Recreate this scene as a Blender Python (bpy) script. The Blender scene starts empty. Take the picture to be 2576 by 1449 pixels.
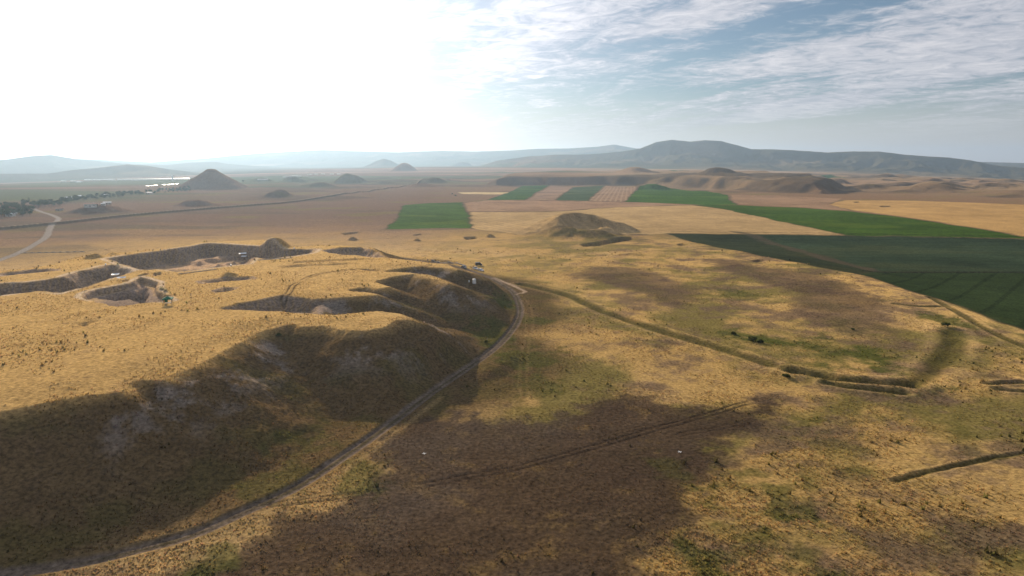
import bpy, bmesh, math, random
import numpy as np
from mathutils import Vector, Matrix

# ------------------------------------------------------------------ scene, camera, light
sc = bpy.context.scene
C = sc.collection
R = math.radians
CAM_H, FOC, PITCH = 62.0, 1740.8, math.atan(310.0 / 1740.8)   # metres, focal length in pixels of a 2576-wide frame, tilt
SUN_AZ, SUN_EL = R(-25.0), R(15.0)                            # measured from +Y, negative = left

cam_d = bpy.data.cameras.new('camera')
cam_d.sensor_width = 36.0
cam_d.lens = 36.0 * FOC / 2576.0
cam_d.clip_start, cam_d.clip_end = 0.5, 60000.0
cam = bpy.data.objects.new('camera', cam_d)
cam.location = (0, 0, CAM_H)
cam.rotation_euler = (R(90) - PITCH, 0, 0)
C.objects.link(cam)
sc.camera = cam

sun_vec = Vector((math.sin(SUN_AZ) * math.cos(SUN_EL), math.cos(SUN_AZ) * math.cos(SUN_EL), math.sin(SUN_EL)))
sun_d = bpy.data.lights.new('sun', 'SUN')
sun_d.energy = 5.0
sun_d.angle = R(0.6)
sun_d.color = (1.0, 0.83, 0.62)
sun = bpy.data.objects.new('sun', sun_d)
sun.rotation_euler = sun_vec.to_track_quat('Z', 'Y').to_euler()
sun.location = (0, 0, 500)
C.objects.link(sun)

def world():
    w = bpy.data.worlds.new('World')
    sc.world = w
    w.use_nodes = True
    nt = w.node_tree
    N, L = nt.nodes, nt.links
    N.clear()
    out = N.new('ShaderNodeOutputWorld')
    bg = N.new('ShaderNodeBackground')
    bg.inputs['Strength'].default_value = SKY_STRENGTH
    L.new(bg.outputs[0], out.inputs[0])
    sky = N.new('ShaderNodeTexSky')
    sky.sky_type = 'NISHITA'
    sky.sun_disc = False
    sky.sun_elevation = SUN_EL
    sky.sun_rotation = SUN_AZ          # blender: rotation measured from +Y, clockwise positive
    sky.air_density = 1.0
    sky.dust_density = 0.6
    sky.ozone_density = 2.5
    sky.altitude = 700
    tc = N.new('ShaderNodeTexCoord')
    def math_(op, a, b=None, c=None, clamp=False):
        n = N.new('ShaderNodeMath'); n.operation = op; n.use_clamp = clamp
        for i, v in enumerate((a, b, c)):
            if v is None: continue
            if isinstance(v, (int, float)): n.inputs[i].default_value = v
            else: L.new(v, n.inputs[i])
        return n.outputs[0]
    def mix(f, a, b):
        n = N.new('ShaderNodeMix'); n.data_type = 'RGBA'; n.clamp_factor = True
        for s, v in ((n.inputs[0], f), (n.inputs[6], a), (n.inputs[7], b)):
            if isinstance(v, tuple): s.default_value = v
            elif isinstance(v, (int, float)): s.default_value = v
            else: L.new(v, s)
        return n.outputs[2]
    def ramp(v, a, b):
        n = N.new('ShaderNodeMapRange'); n.interpolation_type = 'SMOOTHSTEP'
        L.new(v, n.inputs[0]); n.inputs[1].default_value = a; n.inputs[2].default_value = b
        return n.outputs[0]
    sep = N.new('ShaderNodeSeparateXYZ'); L.new(tc.outputs['Generated'], sep.inputs[0])
    x, y, z = sep.outputs
    # the cloud deck as a level sheet seen in perspective
    zz = math_('ADD', math_('MAXIMUM', z, 0.0), 0.085)
    comb = N.new('ShaderNodeCombineXYZ')
    L.new(math_('DIVIDE', x, zz), comb.inputs[0]); L.new(math_('DIVIDE', y, zz), comb.inputs[1])
    def noise(scale, detail, rough, off, stretch, rot=CLOUD_ROT, dist=0.0):
        m = N.new('ShaderNodeMapping'); m.vector_type = 'TEXTURE'; L.new(comb.outputs[0], m.inputs[0])
        m.inputs['Location'].default_value = off; m.inputs['Rotation'].default_value = (0, 0, rot); m.inputs['Scale'].default_value = (stretch, 1, 1)
        n = N.new('ShaderNodeTexNoise'); L.new(m.outputs[0], n.inputs['Vector'])
        n.inputs['Scale'].default_value = scale; n.inputs['Detail'].default_value = detail
        n.inputs['Roughness'].default_value = rough; n.inputs['Distortion'].default_value = dist
        return n.outputs[0]
    big = noise(0.55, 3, 0.5, CLOUD_OFF, 3.0, dist=0.4)
    fine = noise(1.9, 9, 0.66, (3, 1, 0), 2.4, dist=0.7)
    puff = noise(7.5, 8, 0.66, (9, 4, 2), 1.3, rot=CLOUD_ROT + 0.9, dist=1.0)
    c = math_('ADD', math_('MULTIPLY', big, 0.70), math_('ADD', math_('MULTIPLY', fine, 0.50), math_('MULTIPLY', puff, 0.26)))
    cov = math_('MULTIPLY', ramp(c, CLOUD_LO, CLOUD_HI), ramp(z, 0.02, 0.085))
    # light that thin cloud and dust send forward round the sun
    dot = N.new('ShaderNodeVectorMath'); dot.operation = 'DOT_PRODUCT'
    L.new(tc.outputs['Generated'], dot.inputs[0]); dot.inputs[1].default_value = sun_vec
    d = math_('MAXIMUM', dot.outputs['Value'], 0.0)
    ph = math_('POWER', d, 13.0)
    def scaled(col, k):
        n = N.new('ShaderNodeVectorMath'); n.operation = 'SCALE'; n.inputs[0].default_value = col
        if isinstance(k, (int, float)): n.inputs['Scale'].default_value = k
        else: L.new(k, n.inputs['Scale'])
        return n.outputs[0]
    def vadd(p, q):
        n = N.new('ShaderNodeVectorMath'); n.operation = 'ADD'; L.new(p, n.inputs[0]); L.new(q, n.inputs[1]); return n.outputs[0]
    veil = scaled((0.96, 0.98, 1.04), math_('ADD', math_('MULTIPLY', ph, VEIL), VEIL0))
    low = ramp(z, 0.11, 0.0)
    pale = mix(math_('MULTIPLY', low, 0.8), sky.outputs[0], (10.0, 9.4, 9.5, 1))
    air = vadd(pale, veil)
    bright = math_('ADD', math_('MULTIPLY', math_('SUBTRACT', puff, 0.5), 2.4), math_('ADD', math_('MULTIPLY', math_('SUBTRACT', fine, 0.5), 2.0), 0.45), clamp=True)
    lit = mix(bright, CLOUD_DARK, CLOUD_LIT)
    cl = N.new('ShaderNodeVectorMath'); cl.operation = 'SCALE'
    L.new(lit, cl.inputs[0]); L.new(math_('ADD', math_('MULTIPLY', ph, 2.4), 1.0), cl.inputs['Scale'])
    col = mix(math_('MULTIPLY', cov, 0.88), air, cl.outputs[0])
    L.new(col, bg.inputs['Color'])
SKY_STRENGTH = 0.055
CLOUD_ROT, CLOUD_OFF = R(118), (0.0, 0.35, 0.0)
CLOUD_LO, CLOUD_HI = 0.625, 0.79
CLOUD_LIT, CLOUD_DARK = (11.6, 11.2, 11.6, 1), (5.8, 6.3, 7.5, 1)
VEIL, VEIL0 = 12.0, 0.1
world()

sc.view_settings.view_transform = 'Standard'
sc.view_settings.look = 'None'
sc.view_settings.exposure = 0.30
sc.view_settings.gamma = 1.0
sc.view_settings.use_curve_mapping = False
sc.render.engine = 'CYCLES'
sc.cycles.max_bounces = 4
sc.cycles.diffuse_bounces = 2
sc.cycles.glossy_bounces = 2
sc.cycles.transmission_bounces = 2
sc.cycles.volume_bounces = 0
sc.cycles.use_denoising = True

# ------------------------------------------------------------------ numeric helpers
rng = np.random.default_rng(7)
cp, sp = math.cos(PITCH), math.sin(PITCH)

def ray(u, v):
    x, yu = (u - 1288.0) / FOC, (724.5 - v) / FOC
    return np.array((x, cp + sp * yu, -sp + cp * yu))

def W(pts, z=0.0):
    """picture points (2576 x 1449 frame) -> world XY on the level z"""
    o = []
    for u, v in pts:
        d = ray(u, v)
        t = (z - CAM_H) / d[2]
        o.append((d[0] * t, d[1] * t))
    return np.array(o)

TAB = np.random.default_rng(99).random((512, 512)).astype(np.float32)

def vnoise(x, y, s=0):
    x = np.asarray(x, np.float64) + (s * 37.7) % 1009; y = np.asarray(y, np.float64) + (s * 91.3) % 877
    ix, iy = np.floor(x), np.floor(y)
    fx, fy = (x - ix).astype(np.float32), (y - iy).astype(np.float32)
    fx = fx * fx * (3 - 2 * fx); fy = fy * fy * (3 - 2 * fy)
    i0 = ix.astype(np.int32) & 511; j0 = (iy.astype(np.int32) & 511) << 9
    i1 = (i0 + 1) & 511; j1 = (j0 + 512) & 0x3FFFF
    T = TAB.ravel()
    a = T.take(j0 + i0); a += (T.take(j0 + i1) - a) * fx
    c = T.take(j1 + i0); c += (T.take(j1 + i1) - c) * fx
    return a + (c - a) * fy

def fbm(x, y, size, octs=4, s=0, gain=0.5):
    """-1..1 noise with features of about `size` metres"""
    v, amp, tot = 0.0, 1.0, 0.0
    fx, fy = x / size, y / size
    for k in range(octs):
        ca, sa = math.cos(k * 1.3 + s), math.sin(k * 1.3 + s)
        v = v + amp * (vnoise(fx * ca - fy * sa + 17.3 * k, fx * sa + fy * ca - 9.1 * k, s * 13 + k) * 2 - 1)
        tot += amp; amp *= gain; fx = fx * 2.03; fy = fy * 2.03
    return v / tot

def ridged(x, y, size, octs=4, s=0):
    v, amp, tot = 0.0, 1.0, 0.0
    fx, fy = x / size, y / size
    for k in range(octs):
        ca, sa = math.cos(k * 1.1 + s), math.sin(k * 1.1 + s)
        n = vnoise(fx * ca - fy * sa + 5.7 * k, fx * sa + fy * ca - 3.3 * k, s * 7 + k) * 2 - 1
        v = v + amp * (1 - np.abs(n)); tot += amp; amp *= 0.5; fx = fx * 2.1; fy = fy * 2.1
    return v / tot

def sstep(a, b, x):
    t = np.clip((x - a) / (b - a), 0, 1)
    return t * t * (3 - 2 * t)

BIG = 1e6
def _segs(P, X, Y):
    """distance to the polyline, parameter along it (metres) and side"""
    best = np.full(X.shape, BIG); along = np.zeros(X.shape); acc = 0.0
    for (ax, ay), (bx, by) in zip(P[:-1], P[1:]):
        ex, ey = bx - ax, by - ay
        l2 = ex * ex + ey * ey + 1e-9
        t = np.clip(((X - ax) * ex + (Y - ay) * ey) / l2, 0, 1)
        d = np.hypot(X - ax - t * ex, Y - ay - t * ey)
        m = d < best
        best = np.where(m, d, best); along = np.where(m, acc + t * math.sqrt(l2), along)
        acc += math.sqrt(l2)
    return best, along

def box_select(P, X, Y, margin):
    lo, hi = P.min(0) - margin, P.max(0) + margin
    return (X > lo[0]) & (X < hi[0]) & (Y > lo[1]) & (Y < hi[1])

def line_dist(P, X, Y, margin=40.0):
    """distance to a polyline within `margin` (elsewhere BIG) and the length along it"""
    out = np.full(X.shape, BIG); al = np.zeros(X.shape)
    idx = np.nonzero(box_select(P, X, Y, margin))[0]
    if not len(idx): return out, al
    xs, ys = X[idx], Y[idx]
    acc = 0.0
    for k in range(0, len(P) - 1, 6):
        Q = P[k:k + 7]
        j = np.nonzero(box_select(Q, xs, ys, margin))[0]
        if len(j):
            d, a = _segs(Q, xs[j], ys[j])
            t = idx[j]
            m = d < out[t]
            out[t[m]] = d[m]; al[t[m]] = a[m] + acc
        acc += float(np.hypot(*np.diff(Q, axis=0).T).sum())
    return out, al

def sdist(P, X, Y, margin=60.0):
    """signed distance to a polygon, negative inside"""
    out = np.full(X.shape, BIG)
    m = box_select(P, X, Y, margin)
    if not m.any(): return out
    x, y = X[m], Y[m]
    d, _ = _segs(np.vstack([P, P[:1]]), x, y)
    ins = np.zeros(x.shape, bool)
    Q = np.vstack([P, P[:1]])
    for (ax, ay), (bx, by) in zip(Q[:-1], Q[1:]):
        if ay == by: continue
        c = ((ay > y) != (by > y)) & (x < (bx - ax) * (y - ay) / (by - ay) + ax)
        ins ^= c
    out[m] = np.where(ins, -d, d)
    return out

def smooth_line(P, n=6):
    """Catmull-Rom through the points"""
    P = np.asarray(P, float); Q = np.vstack([2 * P[0] - P[1], P, 2 * P[-1] - P[-2]]); o = []
    for i in range(1, len(Q) - 2):
        p0, p1, p2, p3 = Q[i - 1], Q[i], Q[i + 1], Q[i + 2]
        for t in np.linspace(0, 1, n, endpoint=False):
            o.append(0.5 * (2 * p1 + (p2 - p0) * t + (2 * p0 - 5 * p1 + 4 * p2 - p3) * t * t + (3 * p1 - p0 - 3 * p2 + p3) * t ** 3))
    o.append(P[-1])
    return np.array(o)

# ------------------------------------------------------------------ the lie of the land
ZP = 13.0                                            # height of the settlement mound above the plain
MOUND = W([(-900, 1330), (-400, 1130), (-150, 1068), (0, 1037), (90, 1020), (200, 1000), (310, 983), (352, 955), (425, 952), (520, 905), (615, 855), (669, 833),
           (715, 818), (752, 815), (768, 824), (820, 821), (850, 829), (875, 834), (923, 831), (965, 824), (996, 806), (1040, 806),
           (1000, 790), (950, 782), (905, 786), (840, 792), (784, 790), (784, 752), (860, 747), (935, 744), (950, 742), (915, 734), (865, 731), (900, 722), (955, 726),
           (985, 722), (935, 708), (990, 694), (1040, 689), (1080, 699), (1110, 706), (1130, 712), (1080, 692), (1010, 684), (950, 684), (1005, 674), (1065, 669),
           (1120, 673), (1150, 678), (1120, 664), (1060, 658), (969, 648), (934, 623), (860, 618), (790, 617), (735, 622), (683, 603), (586, 606), (505, 609),
           (450, 620), (300, 636), (196, 647), (136, 666), (0, 683), (-250, 730), (-900, 900)], ZP)
# polygon, depth, width of the wall
PITS = [
    (W([(-250, 752), (-100, 735), (0, 718), (55, 716), (104, 710), (153, 702), (188, 691), (218, 683), (259, 672), (286, 668), (345, 688), (290, 703), (215, 726), (150, 744), (95, 738), (0, 748), (-250, 790)], ZP), 6.0, 7.0),
    (W([(262, 654), (327, 643), (396, 634), (464, 623), (518, 616), (573, 617), (650, 622), (720, 629), (800, 631), (790, 639), (735, 649), (675, 657), (645, 652), (627, 668), (545, 677), (447, 690), (400, 682), (350, 686)], ZP), 8.0, 11.0),
    (W([(209, 745), (225, 738), (322, 719), (355, 703), (400, 715), (397, 735), (432, 762), (363, 767), (295, 778), (205, 753)], ZP), 2.0, 1.6),
    (W([(228, 742), (322, 723), (357, 706), (385, 728), (382, 745), (365, 764), (345, 752), (330, 745), (290, 750)], ZP), 5.0, 6.0),
    (W([(528, 738), (560, 728), (605, 728), (590, 735), (540, 742)], ZP), 1.8, 4.0),
    (W([(490, 712), (560, 703), (640, 700), (650, 707), (560, 714), (500, 720)], ZP), 1.5, 5.0),
    (W([(552, 780), (600, 768), (640, 760), (712, 746), (785, 752), (815, 752), (815, 790), (746, 790), (650, 788), (590, 784)], ZP), 6.0, 9.0),
    (W([(806, 634), (855, 626), (915, 620), (950, 631), (973, 646), (937, 650), (860, 645)], ZP), 4.5, 6.0),
    (W([(-10, 690), (60, 682), (130, 680), (160, 684), (60, 695), (-10, 702)], ZP), 2.0, 6.0),
    (W([(160, 833), (185, 820), (240, 808), (255, 812), (215, 830), (180, 838)], ZP), 1.0, 4.0),
    (W([(345, 699), (372, 693), (378, 696), (350, 702)], ZP), 1.3, 1.2), (W([(382, 695), (404, 691), (407, 697), (385, 702)], ZP), 1.5, 1.2), (W([(488, 680), (530, 674), (534, 678), (494, 684)], ZP), 1.4, 1.5), (W([(300, 712), (320, 708), (322, 711), (303, 716)], ZP), 1.0, 1.0),
    (W([(735, 663), (900, 655), (960, 657), (900, 660), (740, 667)], ZP), 0.8, 2.5), (W([(700, 674), (860, 668), (940, 668), (860, 672), (705, 678)], ZP), 0.8, 2.5), (W([(152, 706), (190, 698), (195, 702), (158, 711)], ZP), 1.0, 1.0),
    # on the plain
    (W([(850, 588), (905, 583), (912, 586), (870, 591)], 0), 2.5, 5.0), (W([(1035, 592), (1062, 588), (1064, 591), (1040, 594)], 0), 2.0, 4.0),
    (W([(1163, 597), (1200, 595), (1203, 601), (1170, 603)], 0), 3.0, 4.0), (W([(1457, 614), (1500, 607), (1540, 601), (1590, 596), (1596, 602), (1545, 611), (1500, 619), (1465, 620)], 0), 3.5, 4.0),
    (W([(1699, 614), (1720, 612), (1735, 616), (1710, 619)], 0), 3.0, 4.0), (W([(1890, 660), (1910, 658), (1925, 661), (1905, 665)], 0), 3.0, 2.5),
    (W([(1085, 655), (1100, 652), (1160, 660), (1150, 663), (1100, 660)], 0), 1.5, 3.0),
    (W([(2145, 507), (2165, 506), (2170, 509), (2150, 510)], 0), 4.0, 8.0), (W([(2210, 518), (2245, 517), (2250, 520), (2215, 521)], 0), 4.0, 8.0),
]
# u, v of the base centre, half width px, height px, stretch in depth, flatness of the top
HEAPS = [(886, 604, 16, 9, 1.0), (1048, 606, 15, 6, 1.0), (1232, 597, 20, 9, 1.0), (1590, 642, 40, 6, 0.8),
         (230, 652, 28, 9, 1.0), (282, 643, 16, 6, 1.0), (690, 625, 50, 23, 1.1), (570, 700, 30, 9, 1.0),
         (700, 494, 40, 11, 1.2), (860, 464, 38, 10, 1.2), (730, 462, 42, 12, 1.0), (560, 480, 60, 10, 1.0), (480, 519, 60, 10, 1.0), (690, 498, 45, 10, 1.0),
         (1015, 432, 42, 15, 1.0), (1160, 424, 40, 8, 1.0), (885, 446, 45, 12, 1.0), (800, 452, 55, 9, 1.0),
         (655, 462, 45, 9, 1.0), (1080, 447, 60, 6, 1.0), (230, 535, 70, 12, 1.0)]
TUMULI = [(522, 478, 82, 47, 1.0), (1600, 445, 70, 15, 1.0), (1645, 458, 75, 13, 1.0), (1818, 451, 70, 15, 1.0), (2110, 452, 45, 11, 1.0)]

DITCHES = [  # line, half width, depth, bank
    (smooth_line(W([(1310, 715), (1420, 742), (1520, 785), (1650, 830), (1800, 875), (1890, 903), (1960, 926), (2000, 940)])), 2.0, 0.8, 0.35),
    (smooth_line(W([(2000, 936), (2060, 947), (2120, 957), (2200, 963), (2288, 968)])), 2.3, 1.7, 0.5),
    (smooth_line(W([(2080, 966), (2150, 978), (2220, 985), (2270, 991)])), 1.3, 0.9, 0.4),
    (smooth_line(W([(2285, 972), (2330, 945), (2375, 905), (2395, 870), (2385, 840)])), 2.6, 0.7, 0.2),
    (smooth_line(W([(2255, 1212), (2320, 1192), (2400, 1172), (2490, 1155), (2640, 1132)])), 0.6, 0.55, 0.1),
    (smooth_line(W([(2490, 968), (2540, 964), (2640, 966)])), 1.0, 0.7, 0.3), (smooth_line(W([(2510, 980), (2560, 984), (2640, 985)])), 1.0, 0.6, 0.2),
    (smooth_line(W([(2340, 748), (2400, 785), (2470, 828), (2530, 860), (2640, 905)])), 1.2, 0.6, 0.2),
    (smooth_line(W([(2165, 686), (2300, 685.5), (2450, 685), (2600, 686), (2900, 704)], -3)), 1.2, 0.9, 0.0),
    (smooth_line(W([(2250, 772), (2310, 778), (2370, 776)])), 1.2, 0.6, 0.2),
]
TRACK = smooth_line(W([(-420, 1462), (-150, 1450), (0, 1437), (150, 1417), (275, 1392), (400, 1362), (500, 1332), (600, 1287), (700, 1242), (775, 1202), (850, 1152), (925, 1102), (1000, 1047),
                       (1074, 992), (1140, 948), (1215, 898), (1269, 849), (1300, 808), (1309, 775), (1297, 742), (1272, 719), (1222, 692), (1140, 667), (1060, 655), (975, 641), (900, 628)], 0.3))
TRACK_SIDE = smooth_line(W([(1300, 740), (1318, 737), (1310, 728), (1240, 698)], 0))
ROAD = smooth_line(W([(-120, 690), (0, 654), (49, 635), (90, 613), (117, 594), (128, 570), (147, 551), (131, 541), (105, 533), (78, 522)], 0))
BANK = smooth_line(W([(-200, 598), (0, 578), (123, 566), (250, 552), (355, 541), (530, 526), (703, 512), (806, 499), (969, 477), (1106, 459), (1250, 449), (1400, 443)], 0))
RUTS = [(smooth_line(W([(690, 1268), (900, 1245), (1050, 1224), (1200, 1194), (1288, 1180), (1463, 1133), (1637, 1083), (1787, 1042), (1862, 1018), (1930, 1005)])), 0.9, 1.0, 0.0),
        (smooth_line(W([(1712, 1093), (1790, 1080), (1867, 1066)])), 0.8, 0.8, 0.0),
        (smooth_line(W([(1380, 1100), (1500, 1096), (1620, 1075), (1740, 1050)])), 0.8, 0.5, 0.0),
        (smooth_line(W([(712, 752), (727, 741), (738, 724), (760, 712), (782, 702), (817, 693), (896, 683), (1000, 678), (1080, 668)], ZP)), 1.0, 1.0, 0.0)]
BASIN = W([(1670, 588), (1720, 606), (1800, 622), (1930, 646), (2050, 672), (2150, 700), (2300, 757), (2400, 795), (2500, 838), (2800, 975), (3400, 900), (3400, 640), (2576, 598), (2120, 588)], 0)  # lower field beyond the edge
TERRACE = W([(2880, 985), (2576, 858), (2440, 800), (2330, 748), (2200, 700), (2080, 665), (1960, 640), (1830, 615), (1720, 608), (1740, 650), (1900, 720), (2150, 820), (2400, 900)], 0)

CREST1 = [(-700, 425), (-300, 410), (0, 402), (100, 396), (160, 398), (260, 402), (380, 408), (520, 398), (620, 388), (700, 383), (810, 377), (900, 380), (1000, 383), (1110, 379), (1200, 381), (1290, 378), (1350, 374), (1430, 373), (1500, 369), (1545, 363), (1600, 373), (1700, 380), (2000, 395), (2400, 405), (3300, 430)]
CREST2 = [(-700, 470), (1180, 425), (1250, 403), (1330, 392), (1400, 388), (1480, 386), (1560, 380), (1610, 372), (1650, 356), (1690, 350), (1735, 354), (1775, 350), (1815, 352), (1855, 364), (1890, 374), (1940, 374), (2000, 377), (2080, 382), (2150, 378), (2210, 379), (2280, 388), (2340, 392), (2390, 395), (2440, 402), (2500, 413), (2576, 420), (2800, 445), (3300, 460)]
CREST3 = [(-900, 432), (-200, 405), (0, 402), (80, 391), (130, 388), (190, 398), (260, 405), (330, 412), (420, 414), (480, 408), (540, 406), (580, 412), (700, 420), (3300, 480)]
CREST0 = [(-900, 440), (120, 436), (180, 427), (260, 419), (320, 412), (370, 416), (430, 426), (480, 432), (540, 440), (3300, 520)]
CREST4 = [(-900, 470), (900, 425), (932, 412), (948, 403), (965, 398), (982, 402), (1000, 412), (1030, 425), (3300, 520)]

def crest_height(crest, az, dist):
    us = np.array([math.atan((u - 1288.0) / FOC / (cp + sp * (724.5 - v) / FOC)) for u, v in crest])
    el = np.array([ray(u, v)[2] / math.hypot(*ray(u, v)[:2]) for u, v in crest])
    return CAM_H + np.interp(az, us, el) * dist

def base_height(X, Y):
    r, az = np.hypot(X, Y), np.arctan2(X, Y)
    a2 = np.clip(np.abs(az) / R(36.5), 0, 1.3) ** 2
    z = (46.0 - 76.0 * a2) * sstep(1900, 5600, r)
    far = sstep(900, 2600, r)
    z = z + far * 7.0 * fbm(X, Y, 900, 4, 3) + sstep(250, 900, r) * 0.8 * fbm(X, Y, 160, 3, 5)
    right = sstep(R(5), R(16), az) * sstep(1500, 1950, r) * (1 - sstep(4200, 5200, r))
    z = z + right * (30.0 * (ridged(X * 0.8, Y, 300, 4, 9) - 0.55))
    left = sstep(R(-2), R(-8), az) * sstep(1250, 1700, r) * (1 - sstep(2600, 3400, r)) * sstep(R(-30), R(-20), az)
    z = z + left * 10.0 * (ridged(X, Y, 230, 3, 21) - 0.45)
    return z

def heap_xy(u, v, z=0.0):
    p = W([(u, v)], z)[0]
    return p, math.hypot(*p)

def dome(X, Y, h, ground):
    (u, v, hw, hp, st) = h
    p, dist = heap_xy(u, v, ground)
    rad = hw * dist / FOC
    hh = hp * dist / FOC
    m = box_select(np.array([p, p]), X, Y, rad * 1.3 * max(st, 1))
    out = np.zeros(X.shape)
    if m.any():
        dx, dy = X[m] - p[0], (Y[m] - p[1] - rad * 0.35) / st
        q = np.hypot(dx, dy) / rad
        q = q * (1 + (0.10 if hp > 40 else 0.45) * fbm(dx, dy, rad * 0.7, 4, int(u), 0.6))
        out[m] = hh * np.clip(1 - q, 0, 1) ** 0.001 * (1 - sstep(0.02, 1.0, q)) if hp < 40 else hh * np.clip(1.10 - q * 1.10, 0, 0.97) * (1 - 0.10 * np.sin(np.clip(q, 0, 1) * math.pi))
    return out

def height(X, Y, detail=True):
    X, Y = np.asarray(X, float), np.asarray(Y, float)
    r, az = np.hypot(X, Y), np.arctan2(X, Y)
    z = base_height(X, Y)
    # lower field behind the old town edge, and the swell of the edge itself
    z = z - 3.0 * sstep(3, -48, sdist(BASIN, X, Y, 40))
    z = z + 1.4 * sstep(25, -25, sdist(TERRACE, X, Y, 60)) * sstep(700, 400, r)
    # settlement mound
    mm = box_select(MOUND, X, Y, 80) & (r < 1500)
    wx, wy = X.copy(), Y.copy()
    wx[mm] += 2.2 * fbm(X[mm], Y[mm], 14, 3, 31); wy[mm] += 2.2 * fbm(X[mm], Y[mm], 14, 3, 32)
    d = sdist(MOUND, wx, wy, 70)
    n41, n43 = np.zeros(X.shape), np.zeros(X.shape)
    n41[mm] = fbm(X[mm], Y[mm], 45, 3, 41); n43[mm] = fbm(X[mm], Y[mm], 10, 5, 43, 0.6)
    wid = 35.0 + 2.0 * sstep(-20, 30, X)
    t = np.clip(1 - d / wid, 0, 1)
    prof = np.where(d <= 0, 1.0, t ** 1.2)
    rim = np.clip(-d / 14, 0, 1)
    zm = ZP * prof + np.where(d < 0, 0.9 * sstep(0, 1, rim) + 0.5 * n41 * rim, 0)
    zm = zm + np.where((d > 0) & (t > 0), 1.5 * n43 * np.sin(t * math.pi), 0)
    qt, _a = line_dist(TRACK, X, Y, 14)
    zm = np.where(d > 0, zm * (0.10 + 0.90 * sstep(1.0, 13.0, qt)), zm)
    z = z + zm
    for P, dep, wall in PITS:
        mp = box_select(P, X, Y, 12)
        if not mp.any(): continue
        xs, ys = X[mp], Y[mp]
        s = sdist(P, wx[mp] + 1.2 * fbm(xs, ys, 4, 3, 33), wy[mp] + 1.2 * fbm(xs, ys, 4, 3, 34), 20)
        s = s + 1.2 * fbm(xs, ys, 6, 3, 35) * sstep(0, -3, s)
        z[mp] -= dep * sstep(0.4, -wall, s)
    # rubble and balks in the trenches
    s2 = np.minimum(sdist(PITS[1][0], X, Y, 10), sdist(PITS[3][0], X, Y, 10))
    m2 = s2 < 0
    z[m2] += sstep(-5, -13, s2[m2]) * (3.0 + 4.0 * sstep(-190, -130, X[m2])) * np.clip(fbm(X[m2], Y[m2], 10, 4, 51) + 0.1, 0, 1)
    for h in HEAPS[:4]: z = z + dome(X, Y, h, 0)
    for h in HEAPS[4:8]: z = z + dome(X, Y, h, ZP)
    for h in HEAPS[8:]: z = z + 1.35 * dome(X, Y, h, 22 if h[1] < 462 else 0)
    z = z + dome(X, Y, TUMULI[0], 0)
    for h in TUMULI[1:]: z = z + dome(X, Y, h, 18)
    for bx, by, br, bh, bs in HUMMOCKS:
        mh = box_select(np.array([(bx, by)]), X, Y, br * 1.5)
        if mh.any():
            dx, dy = X[mh] - bx, (Y[mh] - by) / bs
            q = np.hypot(dx, dy) / br * (1 + 0.5 * fbm(dx, dy, br * 0.6, 3, int(br), 0.6))
            z[mh] += bh * (1 - sstep(0.05, 1.0, q))
    # scarp with gullies below the far tumuli
    S = W([(1232, 464), (1290, 462), (1350, 461), (1440, 462), (1520, 461), (1620, 463), (1720, 466), (1850, 471), (1980, 478), (2060, 482), (2120, 470), (2000, 456), (1800, 447), (1590, 444), (1400, 446), (1270, 453)], 6)
    ms = box_select(S, X, Y, 200)
    xs, ys = X[ms], Y[ms]
    ds = sdist(S, xs + 25 * fbm(xs, ys, 90, 3, 61), ys + 25 * fbm(xs, ys, 90, 3, 62), 200)
    z[ms] += 24.0 * sstep(22, -34, ds + 26 * (ridged(xs, ys * 0.3, 95, 2, 63) - 0.5))
    # gouged tumulus on the plain
    z = z + gouged(X, Y)
    for P, hw, dep, bank in DITCHES:
        md = box_select(P, X, Y, 15)
        if not md.any(): continue
        xs, ys = X[md], Y[md]
        q, al = line_dist(P, xs + 0.8 * fbm(xs, ys, 5, 2, 71), ys + 0.8 * fbm(xs, ys, 5, 2, 72), 15)
        k = np.clip(0.75 + 0.9 * fbm(al, al * 0 + hw, 9, 3, 73), 0.15, 1.3)
        z[md] += -0.72 * dep * k * np.exp(-(q / hw) ** 2) + bank * np.exp(-((q - 2.2 * hw) / hw) ** 2)
    q, al = line_dist(TRACK, X, Y, 12)
    z = z - 0.35 * sstep(2.0, 1.2, q) - 0.12 * np.exp(-((np.abs(q) - 0.85) / 0.3) ** 2)
    for P, off, st, _ in RUTS:
        q, _a = line_dist(P, X, Y, 6)
        z = z - 0.14 * st * np.exp(-((q - off) / 0.28) ** 2)
    q, _a = line_dist(BANK, X, Y, 40)
    z = z + 2.6 * sstep(7.5, 2.2, q)
    # far ranges
    for crest, D, wf, wb, rough, sd in ((CREST0, 4600, 500, 500, 0.3, 94), (CREST4, 6600, 330, 500, 0.2, 96), (CREST3, 7600, 1500, 900, 0.4, 95), (CREST2, 6400, 1500, 900, 1.0, 91), (CREST1, 10200, 2200, 1400, 0.5, 92)):
        m = r > D - wf - 500
        if not m.any(): continue
        xm, ym, rm, am = X[m], Y[m], r[m], az[m]
        Dm = D + 350 * fbm(xm, ym, 1500, 2, sd + 40) * 0
        ch = crest_height(crest, am, np.full(am.shape, float(D)))
        zb = z[m]
        q = np.where(rm < Dm, (Dm - rm) / wf, (rm - Dm) / wb)
        rid = ridged(xm, ym, 480, 5, sd)
        pr = np.clip(1 - q, 0, 1)
        pr = pr ** (0.9 + 0.9 * (1 - rid)) if rough > 0 else pr
        pr = pr * (1 - rough * 0.5 * (1 - rid) * np.sin(np.clip(pr, 0, 1) * math.pi))
        gul = ridged(am * D, rm * 0.4, 330, 4, sd + 3)
        z[m] = np.maximum(zb, zb + (ch - zb) * pr - rough * 70 * (1 - gul) * np.sin(np.clip(pr, 0, 1) * math.pi))
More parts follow.
